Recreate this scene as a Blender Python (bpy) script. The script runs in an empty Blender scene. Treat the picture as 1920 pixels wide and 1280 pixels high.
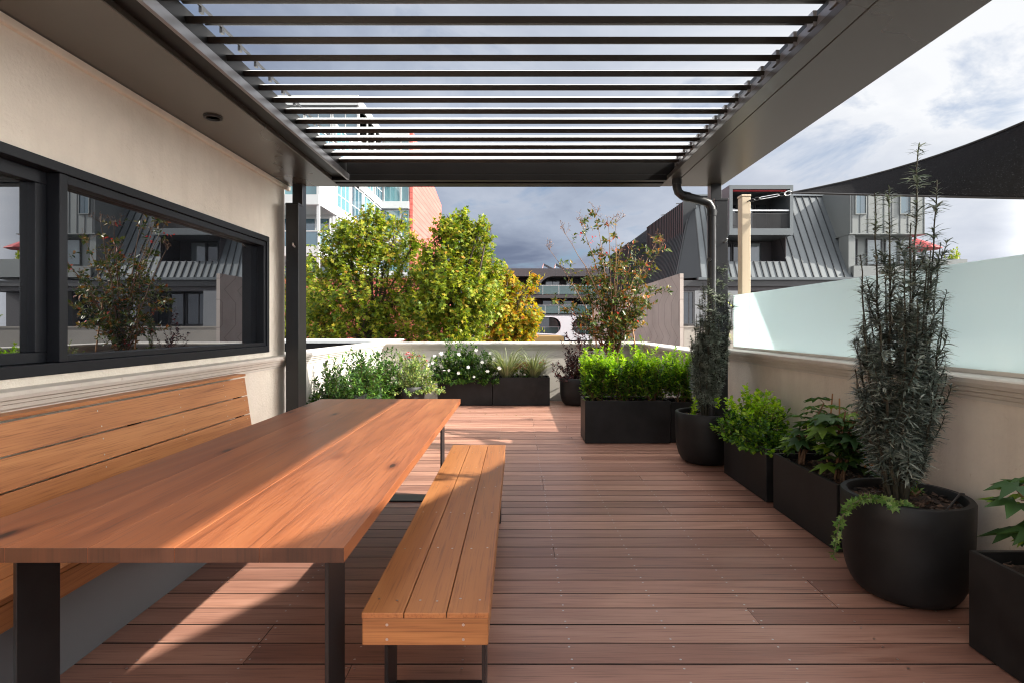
import bpy, math, random
import numpy as np
from mathutils import Vector, Matrix
random.seed(7); rng = np.random.default_rng(7)
SC = bpy.context.scene
COL = SC.collection
F, CX, CY, EYE = 1025.0, 970.0, 611.0, 1.35

def at(px, py, d):
    return Vector(((px-CX)*d/F, d, EYE-(py-CY)*d/F))

# ------------------------------------------------------------------ helpers
def wloc(o):
    p = Vector((0, 0, 0))
    while o is not None:
        p += o.location; o = o.parent
    return p

def tag(o, label=None, cat=None, group=None, kind=None):
    if label: o['label'] = label
    if cat: o['category'] = cat
    if group: o['group'] = group
    if kind: o['kind'] = kind
    return o

def thing(name, loc, label, cat, group=None):
    o = bpy.data.objects.new(name, None); COL.objects.link(o)
    o.location = loc; o.empty_display_size = 0.1
    return tag(o, label, cat, group)

class MB:
    def __init__(s): s.v = []; s.f = []; s.m = []; s.cur = 0
    def add(s, vs, fs):
        o = len(s.v); s.v += [tuple(v) for v in vs]
        for f in fs: s.f.append(tuple(i+o for i in f)); s.m.append(s.cur)
        return s
    def box(s, x0, x1, y0, y1, z0, z1):
        v = [(x, y, z) for z in (z0, z1) for y in (y0, y1) for x in (x0, x1)]
        return s.add(v, [(0,2,3,1),(4,5,7,6),(0,1,5,4),(2,6,7,3),(0,4,6,2),(1,3,7,5)])
    def obox(s, o, u, v, n, a0, a1, b0, b1, c0, c1):
        P = [o+u*a+v*b+n*c for c in (c0, c1) for b in (b0, b1) for a in (a0, a1)]
        return s.add(P, [(0,2,3,1),(4,5,7,6),(0,1,5,4),(2,6,7,3),(0,4,6,2),(1,3,7,5)])
    def quad(s, a, b, c, d): return s.add([a, b, c, d], [(0,1,2,3)])
    def prism(s, poly, vec):
        n = len(poly); vec = Vector(vec)
        P = [Vector(p) for p in poly]; Q = [p+vec for p in P]
        fs = [tuple(range(n))[::-1], tuple(range(n, 2*n))]
        fs += [(i, (i+1) % n, n+(i+1) % n, n+i) for i in range(n)]
        return s.add(P+Q, fs)
    def tube(s, path, r, k=8):
        path = [Vector(p) for p in path]; n = len(path)
        rs = list(r) if hasattr(r, '__len__') else [r]*n
        vs = []; prev = None
        for i, p in enumerate(path):
            t = (path[min(i+1, n-1)]-path[max(i-1, 0)])
            t = t.normalized() if t.length > 1e-9 else Vector((0, 0, 1))
            if prev is None:
                ref = Vector((1, 0, 0)) if abs(t.x) < .8 else Vector((0, 1, 0))
                e1 = t.cross(ref).normalized()
            else:
                e1 = (prev-t*prev.dot(t)).normalized()
            prev = e1; e2 = t.cross(e1)
            for j in range(k):
                a = 2*math.pi*j/k
                vs.append(p+(e1*math.cos(a)+e2*math.sin(a))*rs[i])
        fs = [(i*k+j, i*k+(j+1) % k, (i+1)*k+(j+1) % k, (i+1)*k+j) for i in range(n-1) for j in range(k)]
        fs += [tuple(range(k))[::-1], tuple(range((n-1)*k, n*k))]
        return s.add(vs, fs)
    def lathe(s, prof, c, k=56):
        vs = []; n = len(prof)
        for (r, z) in prof:
            for j in range(k):
                a = 2*math.pi*j/k
                vs.append((c[0]+r*math.cos(a), c[1]+r*math.sin(a), c[2]+z))
        fs = [(i*k+j, i*k+(j+1) % k, (i+1)*k+(j+1) % k, (i+1)*k+j) for i in range(n-1) for j in range(k)]
        fs += [tuple(range(k))[::-1], tuple(range((n-1)*k, n*k))]
        return s.add(vs, fs)
    def sweep(s, prof, path):
        """profile (offset to the left of the path, z) swept along a flat path with mitred corners"""
        path = [Vector((p[0], p[1], 0)) for p in path]; n = len(path); k = len(prof); vs = []
        for i, p in enumerate(path):
            ds = []
            if i > 0: ds.append((path[i]-path[i-1]).normalized())
            if i < n-1: ds.append((path[i+1]-path[i]).normalized())
            ns = [Vector((-d.y, d.x, 0)) for d in ds]
            m = sum(ns, Vector((0, 0, 0))).normalized(); m = m/max(.3, m.dot(ns[0]))
            for (o, z) in prof: vs.append(p+m*o+Vector((0, 0, z)))
        fs = [(i*k+j, (i+1)*k+j, (i+1)*k+(j+1) % k, i*k+(j+1) % k) for i in range(n-1) for j in range(k)]
        fs += [tuple(range(k)), tuple(range((n-1)*k, n*k))[::-1]]
        return s.add(vs, fs)
    def build(s, name, mats, parent=None, smooth=False, bevel=0, origin=None, seg=2):
        me = bpy.data.meshes.new(name)
        off = wloc(parent) if parent is not None else Vector(origin or (0, 0, 0))
        me.from_pydata([(v[0]-off.x, v[1]-off.y, v[2]-off.z) for v in s.v], [], s.f)
        if not isinstance(mats, (list, tuple)): mats = [mats]
        for m in mats: me.materials.append(m)
        if len(mats) > 1: me.polygons.foreach_set('material_index', s.m)
        if smooth:
            me.polygons.foreach_set('use_smooth', [True]*len(me.polygons))
            if hasattr(me, 'set_sharp_from_angle'): me.set_sharp_from_angle(angle=math.radians(40))
        me.update()
        o = bpy.data.objects.new(name, me); COL.objects.link(o)
        if parent is not None: o.parent = parent
        elif origin: o.location = origin
        if bevel:
            b = o.modifiers.new('bevel', 'BEVEL'); b.width = bevel; b.segments = seg
            b.limit_method = 'ANGLE'; b.angle_limit = math.radians(40)
        return o

def fast_mesh(name, V, Fc, mats, parent=None, origin=None, midx=None, smooth=False):
    """V (n,3); Fc (m,k) one face size"""
    me = bpy.data.meshes.new(name)
    off = wloc(parent) if parent is not None else Vector(origin or (0, 0, 0))
    V = np.asarray(V, dtype=np.float32)-np.array(off, dtype=np.float32)
    k = Fc.shape[1]
    me.vertices.add(len(V)); me.vertices.foreach_set('co', V.ravel())
    me.loops.add(Fc.size); me.loops.foreach_set('vertex_index', Fc.ravel().astype(np.int32))
    me.polygons.add(len(Fc)); me.polygons.foreach_set('loop_start', np.arange(0, Fc.size, k, dtype=np.int32))
    if not isinstance(mats, (list, tuple)): mats = [mats]
    for m in mats: me.materials.append(m)
    if midx is not None: me.polygons.foreach_set('material_index', midx.astype(np.int32))
    me.update(calc_edges=True); me.validate()
    if smooth: me.polygons.foreach_set('use_smooth', [True]*len(me.polygons))
    o = bpy.data.objects.new(name, me); COL.objects.link(o)
    if parent is not None: o.parent = parent
    elif origin: o.location = origin
    return o

# ------------------------------------------------------------------ materials
class NT:
    def __init__(s, name):
        s.m = bpy.data.materials.new(name); s.m.use_nodes = True
        s.t = s.m.node_tree; s.t.nodes.clear()
        s.out = s.n('ShaderNodeOutputMaterial')
    def n(s, typ, **kw):
        nd = s.t.nodes.new(typ)
        for k, v in kw.items():
            if k.startswith('_'): setattr(nd, k[1:], v)
            else: s.set(nd, k, v)
        return nd
    def set(s, nd, k, v):
        key = int(k[1:]) if k[0] == 'i' and k[1:].isdigit() else k.replace('_', ' ')
        sock = nd.inputs[key]
        if hasattr(v, 'is_output') or isinstance(v, bpy.types.NodeSocket): s.t.links.new(v, sock)
        else:
            if sock.type == 'RGBA' and len(v) == 3: v = (*v, 1)
            sock.default_value = v
    def ramp(s, fac, stops, interp='LINEAR'):
        r = s.t.nodes.new('ShaderNodeValToRGB'); r.color_ramp.interpolation = interp
        while len(r.color_ramp.elements) < len(stops): r.color_ramp.elements.new(.5)
        for e, (p, c) in zip(r.color_ramp.elements, stops):
            e.position = p; e.color = (*c, 1) if len(c) == 3 else c
        s.t.links.new(fac, r.inputs[0]); return r.outputs[0]
    def math(s, op, a, b=0.0, c=None):
        nd = s.t.nodes.new('ShaderNodeMath'); nd.operation = op
        for i, v in enumerate((a, b, c)):
            if v is None: continue
            if isinstance(v, bpy.types.NodeSocket): s.t.links.new(v, nd.inputs[i])
            else: nd.inputs[i].default_value = v
        return nd.outputs[0]
    def mix(s, fac, a, b, blend='MIX'):
        nd = s.t.nodes.new('ShaderNodeMix'); nd.data_type = 'RGBA'; nd.blend_type = blend
        for sock, v in ((nd.inputs[0], fac), (nd.inputs[6], a), (nd.inputs[7], b)):
            if isinstance(v, bpy.types.NodeSocket): s.t.links.new(v, sock)
            elif sock.type == 'RGBA': sock.default_value = (*v, 1) if len(v) == 3 else v
            else: sock.default_value = v
        return nd.outputs[2]
    def obj(s): return s.n('ShaderNodeTexCoord').outputs['Object']
    def pos(s): return s.n('ShaderNodeNewGeometry').outputs['Position']
    def island(s): return s.n('ShaderNodeNewGeometry').outputs['Random Per Island']
    def noise(s, vec, scale, detail=4, rough=.55, dist=0.0):
        nd = s.n('ShaderNodeTexNoise', Scale=scale, Detail=detail, Roughness=rough, Distortion=dist)
        s.t.links.new(vec, nd.inputs['Vector']); return nd.outputs['Fac']
    def mapping(s, vec, scale=(1,1,1), loc=None):
        nd = s.t.nodes.new('ShaderNodeMapping'); s.t.links.new(vec, nd.inputs['Vector'])
        nd.inputs['Scale'].default_value = scale
        if loc is not None:
            if isinstance(loc, bpy.types.NodeSocket): s.t.links.new(loc, nd.inputs['Location'])
            else: nd.inputs['Location'].default_value = loc
        return nd.outputs[0]
    def bump(s, h, strength=.3, dist=.01):
        nd = s.n('ShaderNodeBump', Strength=strength, Distance=dist); s.t.links.new(h, nd.inputs['Height'])
        return nd.outputs[0]
    def pbr(s, **kw):
        p = s.n('ShaderNodeBsdfPrincipled', **kw)
        s.t.links.new(p.outputs[0], s.out.inputs[0]); return p

def plain(name, col, rough=.5, metal=0., var=.15, scale=3., bump=0., bscale=60., spec=.5, coat=0., bdist=.004):
    t = NT(name); v = t.pos()
    a = t.noise(v, scale, 5)
    c = t.ramp(a, [(.3, tuple(x*(1-var) for x in col)), (.7, tuple(min(1, x*(1+var)) for x in col))])
    kw = dict(Base_Color=c, Roughness=t.math('MULTIPLY_ADD', a, .2*rough, rough*.9), Metallic=metal)
    if bump: kw['Normal'] = t.bump(t.noise(v, bscale, 3), bump, bdist)
    p = t.pbr(**kw); p.inputs['Specular IOR Level'].default_value = spec
    if coat: p.inputs['Coat Weight'].default_value = coat; p.inputs['Coat Roughness'].default_value = .1
    return t.m

def wood(name, c1, c2, c3, axis, rough=.45, coat=0., across=14., fine=.5, knots=False, lo=(.80, .75, .72), hi=(1.16, 1.15, 1.09)):
    t = NT(name); v = t.pos()
    isl = t.island()
    off = t.n('ShaderNodeCombineXYZ')
    for i, k in enumerate((37., 61., 23.)): t.t.links.new(t.math('MULTIPLY', isl, k), off.inputs[i])
    sc = [across]*3; sc[axis] = 1.1
    vm = t.mapping(v, tuple(sc), off.outputs[0])
    warp = t.noise(vm, .35, 3, .5, .4)
    rings = t.n('ShaderNodeTexNoise', Scale=.40, Detail=2., Roughness=.5, Distortion=.7); t.t.links.new(vm, rings.inputs['Vector'])
    bands = t.math('SINE', t.math('MULTIPLY', rings.outputs['Fac'], 26.))
    b = t.math('MULTIPLY_ADD', bands, .5, .5)
    sf = [150.]*3; sf[axis] = 3.5
    fib = t.noise(t.mapping(v, tuple(sf), off.outputs[0]), 1., 3, .6)
    base = t.ramp(t.math('ADD', t.math('MULTIPLY', b, .13), t.math('ADD', t.math('MULTIPLY', warp, .5), t.math('MULTIPLY', fib, .42))),
                  [(.28, c1), (.52, c2), (.78, c3)])
    tone = t.ramp(isl, [(0, lo), (.5, (1, 1, 1)), (1, hi)])
    col = t.mix(1., base, tone, 'MULTIPLY')
    pore = t.ramp(fib, [(.30, (.48, .42, .40)), (.46, (1, 1, 1))])
    if knots:
        sk = [5.5]*3; sk[axis] = 1.9
        vo = t.n('ShaderNodeTexVoronoi', Scale=1., Randomness=1.); t.t.links.new(t.mapping(v, tuple(sk), off.outputs[0]), vo.inputs['Vector'])
        col = t.mix(1., col, t.ramp(vo.outputs['Distance'], [(0, (.10, .11, .12)), (.055, (.12, .12, .12)), (.075, (.55, .45, .42)), (.20, (1, 1, 1))]), 'MULTIPLY')
    col = t.mix(fine, col, pore, 'MULTIPLY')
    r = t.math('MULTIPLY_ADD', fib, .25, rough-.12)
    p = t.pbr(Base_Color=col, Roughness=r, Normal=t.bump(fib, .18, .002))
    p.inputs['Coat Weight'].default_value = coat; p.inputs['Coat Roughness'].default_value = .22
    return t.m

def leafmat(name, stops, rough=.45, trans=.3, tcol=(1.3, 1.5, .5)):
    t = NT(name)
    c = t.ramp(t.island(), stops)
    p = t.n('ShaderNodeBsdfPrincipled', Base_Color=c, Roughness=rough, Specular_IOR_Level=.22)
    tr = t.n('ShaderNodeBsdfTranslucent', Color=t.mix(1., c, tcol, 'MULTIPLY'))
    mx = t.n('ShaderNodeMixShader', i0=trans)
    t.t.links.new(p.outputs[0], mx.inputs[1]); t.t.links.new(tr.outputs[0], mx.inputs[2])
    t.t.links.new(mx.outputs[0], t.out.inputs[0]); return t.m

def render_wall(name, col, bump=.35, scale=110., var=.06):
    t = NT(name); v = t.pos()
    n1 = t.noise(v, 1.3, 6, .6); n2 = t.noise(v, 9., 4)
    c = t.ramp(t.math('ADD', t.math('MULTIPLY', n1, .7), t.math('MULTIPLY', n2, .3)),
               [(.35, tuple(x*(1-var*2) for x in col)), (.6, col), (.75, tuple(min(1, x*(1+var)) for x in col))])
    spots = t.ramp(t.noise(v, 26., 5, .7), [(.27, (.78, .72, .64)), (.36, (1, 1, 1))])
    c = t.mix(.6, c, spots, 'MULTIPLY')
    stk = t.ramp(t.noise(t.mapping(v, (7, 7, .35)), 1., 5, .65), [(.34, (.86, .84, .81)), (.50, (1, 1, 1))])
    c = t.mix(.3, c, stk, 'MULTIPLY')
    h = t.math('ADD', t.noise(v, scale, 3, .6), t.math('MULTIPLY', t.noise(v, scale*.3, 2), .7))
    t.pbr(Base_Color=c, Roughness=.85, Normal=t.bump(h, bump, .004)); return t.m

M = {}
M['house_render'] = render_wall('house_render', (.74, .68, .585), .9, 48)
M['parapet_render'] = render_wall('parapet_render', (.50, .475, .435), .5, 70)
M['near_render'] = render_wall('near_render', (.70, .635, .545), .9, 48)
M['mould'] = render_wall('mould', (.60, .56, .50), .2, 60)
M['table'] = wood('table_wood', (.185, .056, .021), (.30, .098, .037), (.41, .155, .06), 1, .42, .12, 10, .6, True, (.66, .60, .58), (1.2, 1.22, 1.18))
M['table_end_shaded'] = wood('table_end_grain_shaded', (.022, .008, .004), (.045, .015, .007), (.07, .024, .011), 2, .5, .05, 18, .5)  # end grain of the near end, its shade darkened into the colour
M['bench'] = wood('bench_wood', (.29, .105, .037), (.41, .165, .056), (.52, .235, .088), 1, .45, .05, 13, .6)
M['bench_x'] = wood('bench_wood_cross', (.20, .075, .025), (.36, .15, .05), (.46, .22, .085), 0, .45, .05, 13, .4)
M['deck'] = wood('deck_wood', (.205, .100, .073), (.32, .166, .122), (.43, .25, .19), 0, .40, 0., 12, .75, False, (.72, .66, .64), (1.2, 1.19, 1.15))
M['deck_edge'] = plain('deck_edge', (.022, .013, .010), .9)
M['under'] = plain('under_dark', (.012, .011, .011), .9)
M['screw'] = plain('screw_steel', (.5, .5, .5), .3, 1.)
M['steel'] = plain('black_steel', (.018, .018, .02), .38, .4, .2, 8)
M['charcoal'] = plain('charcoal_paint', (.024, .025, .027), .33, .2, .05, .5, spec=.4)
M['frame'] = plain('window_frame_paint', (.010, .0115, .015), .38, .05, .05, .5, spec=.25)
M['soffit'] = plain('soffit_paint', (.125, .118, .108), .27, .55, .0, .2)
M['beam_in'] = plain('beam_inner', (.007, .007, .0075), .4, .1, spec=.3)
M['lip'] = plain('gutter_lip', (.28, .29, .31), .3, .5)
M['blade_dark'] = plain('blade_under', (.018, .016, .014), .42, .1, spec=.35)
M['blade_pale'] = plain('blade_pale', (.8, .8, .79), .4)
M['alu'] = plain('aluminium', (.62, .63, .64), .35, .9)
M['planter'] = plain('planter_black', (.0095, .0095, .010), .5, 0., .6, 5, .15, 220., .3, 0, .002)
M['pot'] = plain('pot_black', (.0095, .0095, .010), .5, 0., .5, 5, .12, 260., .3, 0, .002)
M['potgrey'] = plain('pot_grey', (.22, .22, .22), .6, 0., .15, 9, .1, 160.)
M['beige'] = plain('beige_paint', (.50, .41, .29), .45, 0., .06, 2)
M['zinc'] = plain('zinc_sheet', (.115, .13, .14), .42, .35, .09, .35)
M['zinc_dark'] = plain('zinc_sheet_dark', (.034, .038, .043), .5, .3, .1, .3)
M['zinc_seam'] = plain('zinc_seam', (.04, .044, .048), .45, .3)
M['zinc_light'] = plain('zinc_sheet_pale', (.165, .18, .18), .5, .2, .06, .4)
M['dark'] = plain('dark_cladding', (.035, .036, .04), .5, 0., .15, 1)
M['fascia_dark'] = plain('dark_fascia', (.05, .046, .052), .5, 0., .08, .3)
M['white'] = plain('white_panel', (.42, .44, .45), .45, 0., .04, .2)
M['white_rend'] = plain('white_render', (.55, .56, .61), .7, 0., .04, .2)
M['greywall'] = plain('grey_wall', (.17, .18, .195), .8, 0., .08, .6)
M['paleconc'] = plain('pale_concrete', (.28, .26, .235), .85, 0., .1, .5, .2, 6., .3)
M['ochre'] = plain('ochre_roof', (.55, .36, .14), .7, 0., .08, .3)
M['red'] = None
M['curtain'] = plain('curtain', (.55, .57, .56), .9, 0., .1, 2)
M['redcloth'] = plain('red_cloth', (.30, .015, .022), .7)
M['bark'] = plain('bark', (.065, .05, .038), .85, 0., .35, 12, .5, 30, .2)
M['stem'] = plain('stem_brown', (.16, .085, .045), .75, 0., .3, 20)
M['stemg'] = plain('stem_green', (.13, .12, .06), .7, 0., .3, 20)
M['yewstem'] = plain('yew_stem', (.035, .03, .018), .8, 0., .4, 20)
M['stake'] = plain('stake_wood', (.36, .19, .085), .7, 0., .2, 20)
M['rubber'] = plain('black_rubber', (.012, .012, .013), .45)
M['asphalt'] = plain('asphalt', (.055, .055, .056), .9, 0., .2, .5)
M['flow_white'] = plain('petal_white', (.85, .84, .78), .6)
M['flow_red'] = plain('petal_red', (.62, .05, .05), .6)
M['flow_pink'] = plain('petal_pink', (.66, .14, .15), .6)
M['cone'] = plain('cone_brown', (.18, .06, .025), .7)
M['flow_rust'] = plain('sedum_rust', (.36, .10, .035), .8, 0., .4, 60)
M['flow_dry'] = plain('dry_flower', (.34, .17, .06), .8, 0., .3, 60)

t = NT('soil'); v = t.pos()
n = t.noise(v, 70, 6, .7)
t.pbr(Base_Color=t.ramp(n, [(.3, (.008, .005, .004)), (.55, (.05, .03, .02)), (.75, (.13, .075, .05))]), Roughness=.95, Normal=t.bump(n, .9, .02)); M['soil'] = t.m
t = NT('bark_chip'); t.pbr(Base_Color=t.ramp(t.island(), [(0, (.012, .008, .006)), (.6, (.06, .032, .02)), (1, (.19, .11, .07))]), Roughness=.85); M['chip'] = t.m

t = NT('red_cladding'); v = t.pos()
sep = t.n('ShaderNodeSeparateXYZ'); t.t.links.new(v, sep.inputs[0])
fr = t.math('FRACT', t.math('MULTIPLY', sep.outputs[2], 1.9))
line = t.ramp(fr, [(0, (.5, .46, .46)), (.12, (.5, .46, .46)), (.2, (1, 1, 1)), (1, (1, 1, 1))])
n = t.noise(t.mapping(v, (1, .15, 2.)), 1.3, 5)
c = t.ramp(n, [(.3, (.43, .085, .068)), (.7, (.56, .135, .11))])
t.pbr(Base_Color=t.mix(1., c, line, 'MULTIPLY'), Roughness=.7, Normal=t.bump(fr, .3, .05)); M['red'] = t.m

t = NT('party_concrete'); v = t.pos()
sep = t.n('ShaderNodeSeparateXYZ'); t.t.links.new(v, sep.inputs[0])
zz = t.math('PINGPONG', t.math('MULTIPLY', sep.outputs[2], 1.0), .9)
zz = t.math('MAXIMUM', t.math('SUBTRACT', zz, .42), 0.)
yy = t.math('ADD', sep.outputs[1], t.math('MULTIPLY', zz, 1.7))
fr = t.math('PINGPONG', yy, .48)
line = t.ramp(fr, [(0, (.72, .7, .7)), (.03, (.78, .76, .76)), (.05, (1, 1, 1))])
n = t.noise(v, .6, 6, .65)
c = t.ramp(n, [(.3, (.37, .315, .285)), (.7, (.50, .435, .395))])
t.pbr(Base_Color=t.mix(1., c, line, 'MULTIPLY'), Roughness=.85); M['party'] = t.m

def glassmat(name, tint, rough=.02, fac=.4, wav=0.):
    t = NT(name); v = t.pos()
    d = t.n('ShaderNodeBsdfDiffuse', Color=tint)
    g = t.n('ShaderNodeBsdfGlossy', Color=(.92, .95, 1.), Roughness=rough)
    if wav: t.set(g, 'Normal', t.bump(t.noise(v, .9, 1), wav, .02))
    lw = t.n('ShaderNodeLayerWeight', Blend=.25)
    f = t.math('MINIMUM', t.math('ADD', fac, t.math('MULTIPLY', lw.outputs['Fresnel'], .5)), 1.)
    mx = t.n('ShaderNodeMixShader'); t.t.links.new(f, mx.inputs[0])
    t.t.links.new(d.outputs[0], mx.inputs[1]); t.t.links.new(g.outputs[0], mx.inputs[2])
    t.t.links.new(mx.outputs[0], t.out.inputs[0]); return t.m
M['mirror'] = glassmat('dark_window_glass', (.006, .007, .009), 0.004, .27, .03)
M['glass_blue'] = glassmat('blue_tower_glass', (.03, .075, .10), .03, .14, .05)
M['glass_teal'] = glassmat('teal_tower_glass', (.08, .18, .20), .05, .12, .05)
M['glass_dark'] = glassmat('dark_room_glass', (.014, .017, .02), .02, .10)
M['glass_pale'] = glassmat('pale_room_glass', (.20, .24, .25), .05, .12)
M['glass_rail'] = glassmat('green_rail_glass', (.05, .09, .09), .05, .06)

t = NT('frosted_glass'); v = t.pos()
p = t.n('ShaderNodeBsdfPrincipled', Base_Color=(.62, .70, .71), Roughness=.55)
p.inputs['Coat Weight'].default_value = 1.; p.inputs['Coat Roughness'].default_value = .03; p.inputs['Coat IOR'].default_value = 1.55
tr = t.n('ShaderNodeBsdfTranslucent', Color=(.76, .86, .87))
mx = t.n('ShaderNodeMixShader', i0=.5)
t.t.links.new(p.outputs[0], mx.inputs[1]); t.t.links.new(tr.outputs[0], mx.inputs[2]); t.t.links.new(mx.outputs[0], t.out.inputs[0]); M['frosted'] = t.m

t = NT('shade_mesh'); v = t.pos()
p = t.n('ShaderNodeBsdfPrincipled', Base_Color=t.ramp(t.noise(v, 160, 2), [(.35, (.006, .006, .007)), (.65, (.018, .018, .02))]), Roughness=.9, Specular_IOR_Level=.1)
vo = t.n('ShaderNodeTexVoronoi', Scale=95., Randomness=1.); t.t.links.new(v, vo.inputs['Vector'])
holes = t.math('LESS_THAN', vo.outputs['Distance'], .16)
tp = t.n('ShaderNodeBsdfTransparent'); mx = t.n('ShaderNodeMixShader'); t.t.links.new(holes, mx.inputs[0])
t.t.links.new(p.outputs[0], mx.inputs[1]); t.t.links.new(tp.outputs[0], mx.inputs[2]); t.t.links.new(mx.outputs[0], t.out.inputs[0]); M['sail'] = t.m

L = {}
L['plane'] = leafmat('plane_leaf', [(0, (.045, .085, .012)), (.35, (.125, .18, .015)), (.7, (.26, .285, .02)), (.93, (.29, .25, .025)), (1, (.34, .17, .03))], .45, .35)
L['plane_gold'] = leafmat('plane_leaf_gold', [(0, (.10, .14, .015)), (.35, (.26, .26, .02)), (.7, (.45, .30, .02)), (.9, (.50, .22, .02)), (1, (.36, .10, .02))], .45, .4)
L['camellia'] = leafmat('glossy_dark_leaf', [(0, (.016, .048, .010)), (.6, (.040, .10, .016)), (.9, (.085, .18, .025)), (1, (.17, .27, .04))], .48, .15)
L['varieg'] = leafmat('pale_edged_leaf', [(0, (.04, .09, .025)), (.5, (.12, .19, .05)), (.8, (.26, .32, .10)), (1, (.40, .40, .12))], .4, .25)
L['gardenia'] = leafmat('gardenia_leaf', [(0, (.018, .055, .012)), (.5, (.045, .11, .02)), (.85, (.10, .19, .03)), (1, (.20, .28, .06))], .3, .2)
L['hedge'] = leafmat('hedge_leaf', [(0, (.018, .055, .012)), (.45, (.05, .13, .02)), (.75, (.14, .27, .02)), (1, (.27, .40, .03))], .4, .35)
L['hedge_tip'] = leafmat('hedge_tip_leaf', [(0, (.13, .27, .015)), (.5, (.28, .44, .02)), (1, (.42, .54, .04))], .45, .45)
L['burgundy'] = leafmat('burgundy_leaf', [(0, (.014, .012, .014)), (.5, (.035, .022, .024)), (.85, (.075, .03, .03)), (1, (.16, .04, .04))], .4, .2, (1.6, .7, .7))
L['myrtle'] = leafmat('myrtle_leaf', [(0, (.022, .045, .012)), (.5, (.055, .095, .02)), (.75, (.12, .125, .025)), (.93, (.24, .12, .03)), (1, (.36, .07, .025))], .3, .25, (1.5, 1.1, .5))
L['myrtle_red'] = leafmat('myrtle_red_leaf', [(0, (.30, .02, .015)), (1, (.55, .05, .03))], .4, .3, (1.5, .6, .5))
L['yew'] = leafmat('yew_needle', [(0, (.055, .07, .056)), (.5, (.13, .155, .13)), (.85, (.24, .265, .225)), (1, (.38, .40, .35))], .3, .1, (1, 1.2, .8))
L['yew_lit'] = leafmat('yew_needle_grey_lit', [(0, (.09, .11, .09)), (.5, (.21, .245, .20)), (.9, (.34, .37, .31)), (1, (.45, .47, .40))], .4, .15, (1, 1.2, .8))  # lighter copy of the yew needles, partial sun put into the grey green
L['hydr'] = leafmat('hydrangea_leaf', [(0, (.03, .075, .025)), (.5, (.07, .14, .04)), (.8, (.15, .26, .035)), (1, (.24, .36, .05))], .45, .3)
L['ivy'] = leafmat('ivy_leaf', [(0, (.06, .14, .03)), (.6, (.14, .24, .06)), (1, (.26, .34, .12))], .4, .3)
L['grass'] = leafmat('sedge_blade', [(0, (.13, .16, .09)), (.5, (.26, .29, .18)), (1, (.46, .47, .33))], .5, .3)
L['spiky'] = leafmat('yellow_blade', [(0, (.35, .38, .03)), (1, (.55, .52, .05))], .5, .3)
L['litter'] = leafmat('fallen_leaf', [(0, (.10, .12, .03)), (.5, (.30, .22, .06)), (1, (.35, .10, .04))], .6, .2)
L['seed'] = leafmat('seed_head', [(0, (.16, .09, .06)), (1, (.30, .16, .10))], .7, .1, (1, 1, 1))
# ------------------------------------------------------------------ foliage
OVAL = (np.array([(0,0,0), (.5,0,-.03), (1,0,-.10), (.42,.25,.05), (.42,-.25,.05)]), np.array([(0,1,2,3), (0,4,2,1)]))
NARROW = (np.array([(0,0,0), (.5,0,-.02), (1,0,-.12), (.45,.16,.03), (.45,-.16,.03)]), np.array([(0,1,2,3), (0,4,2,1)]))
ROUND = (np.array([(0,0,0), (.55,0,-.03), (1,0,-.06), (.55,.36,.06), (.55,-.36,.06)]), np.array([(0,1,2,3), (0,4,2,1)]))
def _lobed(nl, notch, droop):
    v = [(.28, 0, 0)]; f = []
    angs = np.linspace(-2.35, 2.35, nl)
    for i, a in enumerate(angs):
        r = .72-.22*abs(a)/2.35
        an = a-2.35/(nl-1) if i else a-.35
        v.append((.28+notch*math.cos(an), notch*math.sin(an), .03))
        v.append((.28+r*math.cos(a), r*math.sin(a), -droop*abs(r)+.02))
    v.append((.28+notch*math.cos(2.7), notch*math.sin(2.7), .03))
    for i in range(nl): f.append((0, 1+2*i, 2+2*i, 3+2*i))
    return np.array(v), np.array(f)
LOBED = _lobed(5, .30, .12)
OAKLEAF = _lobed(7, .36, .22)
NEEDLE = (np.array([(0,.04,0), (0,-.04,0), (.5,-.06,.0), (.5,.06,.0), (1,.01,-.18), (1,-.01,-.18)]), np.array([(0,1,2,3), (3,2,5,4)]))
BLADE = (np.array([(0,.012,0), (0,-.012,0), (.4,-.012,.0), (.4,.012,.0), (.75,.009,-.13), (.75,-.009,-.13), (1,.002,-.38), (1,-.002,-.38)]),
         np.array([(0,1,2,3), (3,2,5,4), (4,5,7,6)]))
PETAL = (np.array([(0,0,0), (.5,.0,.05), (1,0,.0), (.55,.3,.10), (.55,-.3,.10)]), np.array([(0,1,2,3), (0,4,2,1)]))

def unit(a): return a/np.maximum(np.linalg.norm(a, axis=-1, keepdims=True), 1e-9)

def leaves(name, P, D, N, S, tmpl, mat, parent=None, origin=None, Wd=None, smooth=False):
    tv, tf = tmpl
    D = unit(D); N = unit(N-(N*D).sum(-1, keepdims=True)*D); B = np.cross(N, D)
    S = np.asarray(S)[:, None, None]
    V = P[:, None, :]+S*(tv[None, :, 0:1]*D[:, None, :]+tv[None, :, 1:2]*B[:, None, :]*(1 if Wd is None else Wd)+tv[None, :, 2:3]*N[:, None, :])
    n, k = len(P), len(tv)
    Fc = (np.arange(n)[:, None, None]*k+tf[None]).reshape(-1, tf.shape[1])
    return fast_mesh(name, V.reshape(-1, 3), Fc, mat, parent, origin, smooth=smooth)

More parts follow.
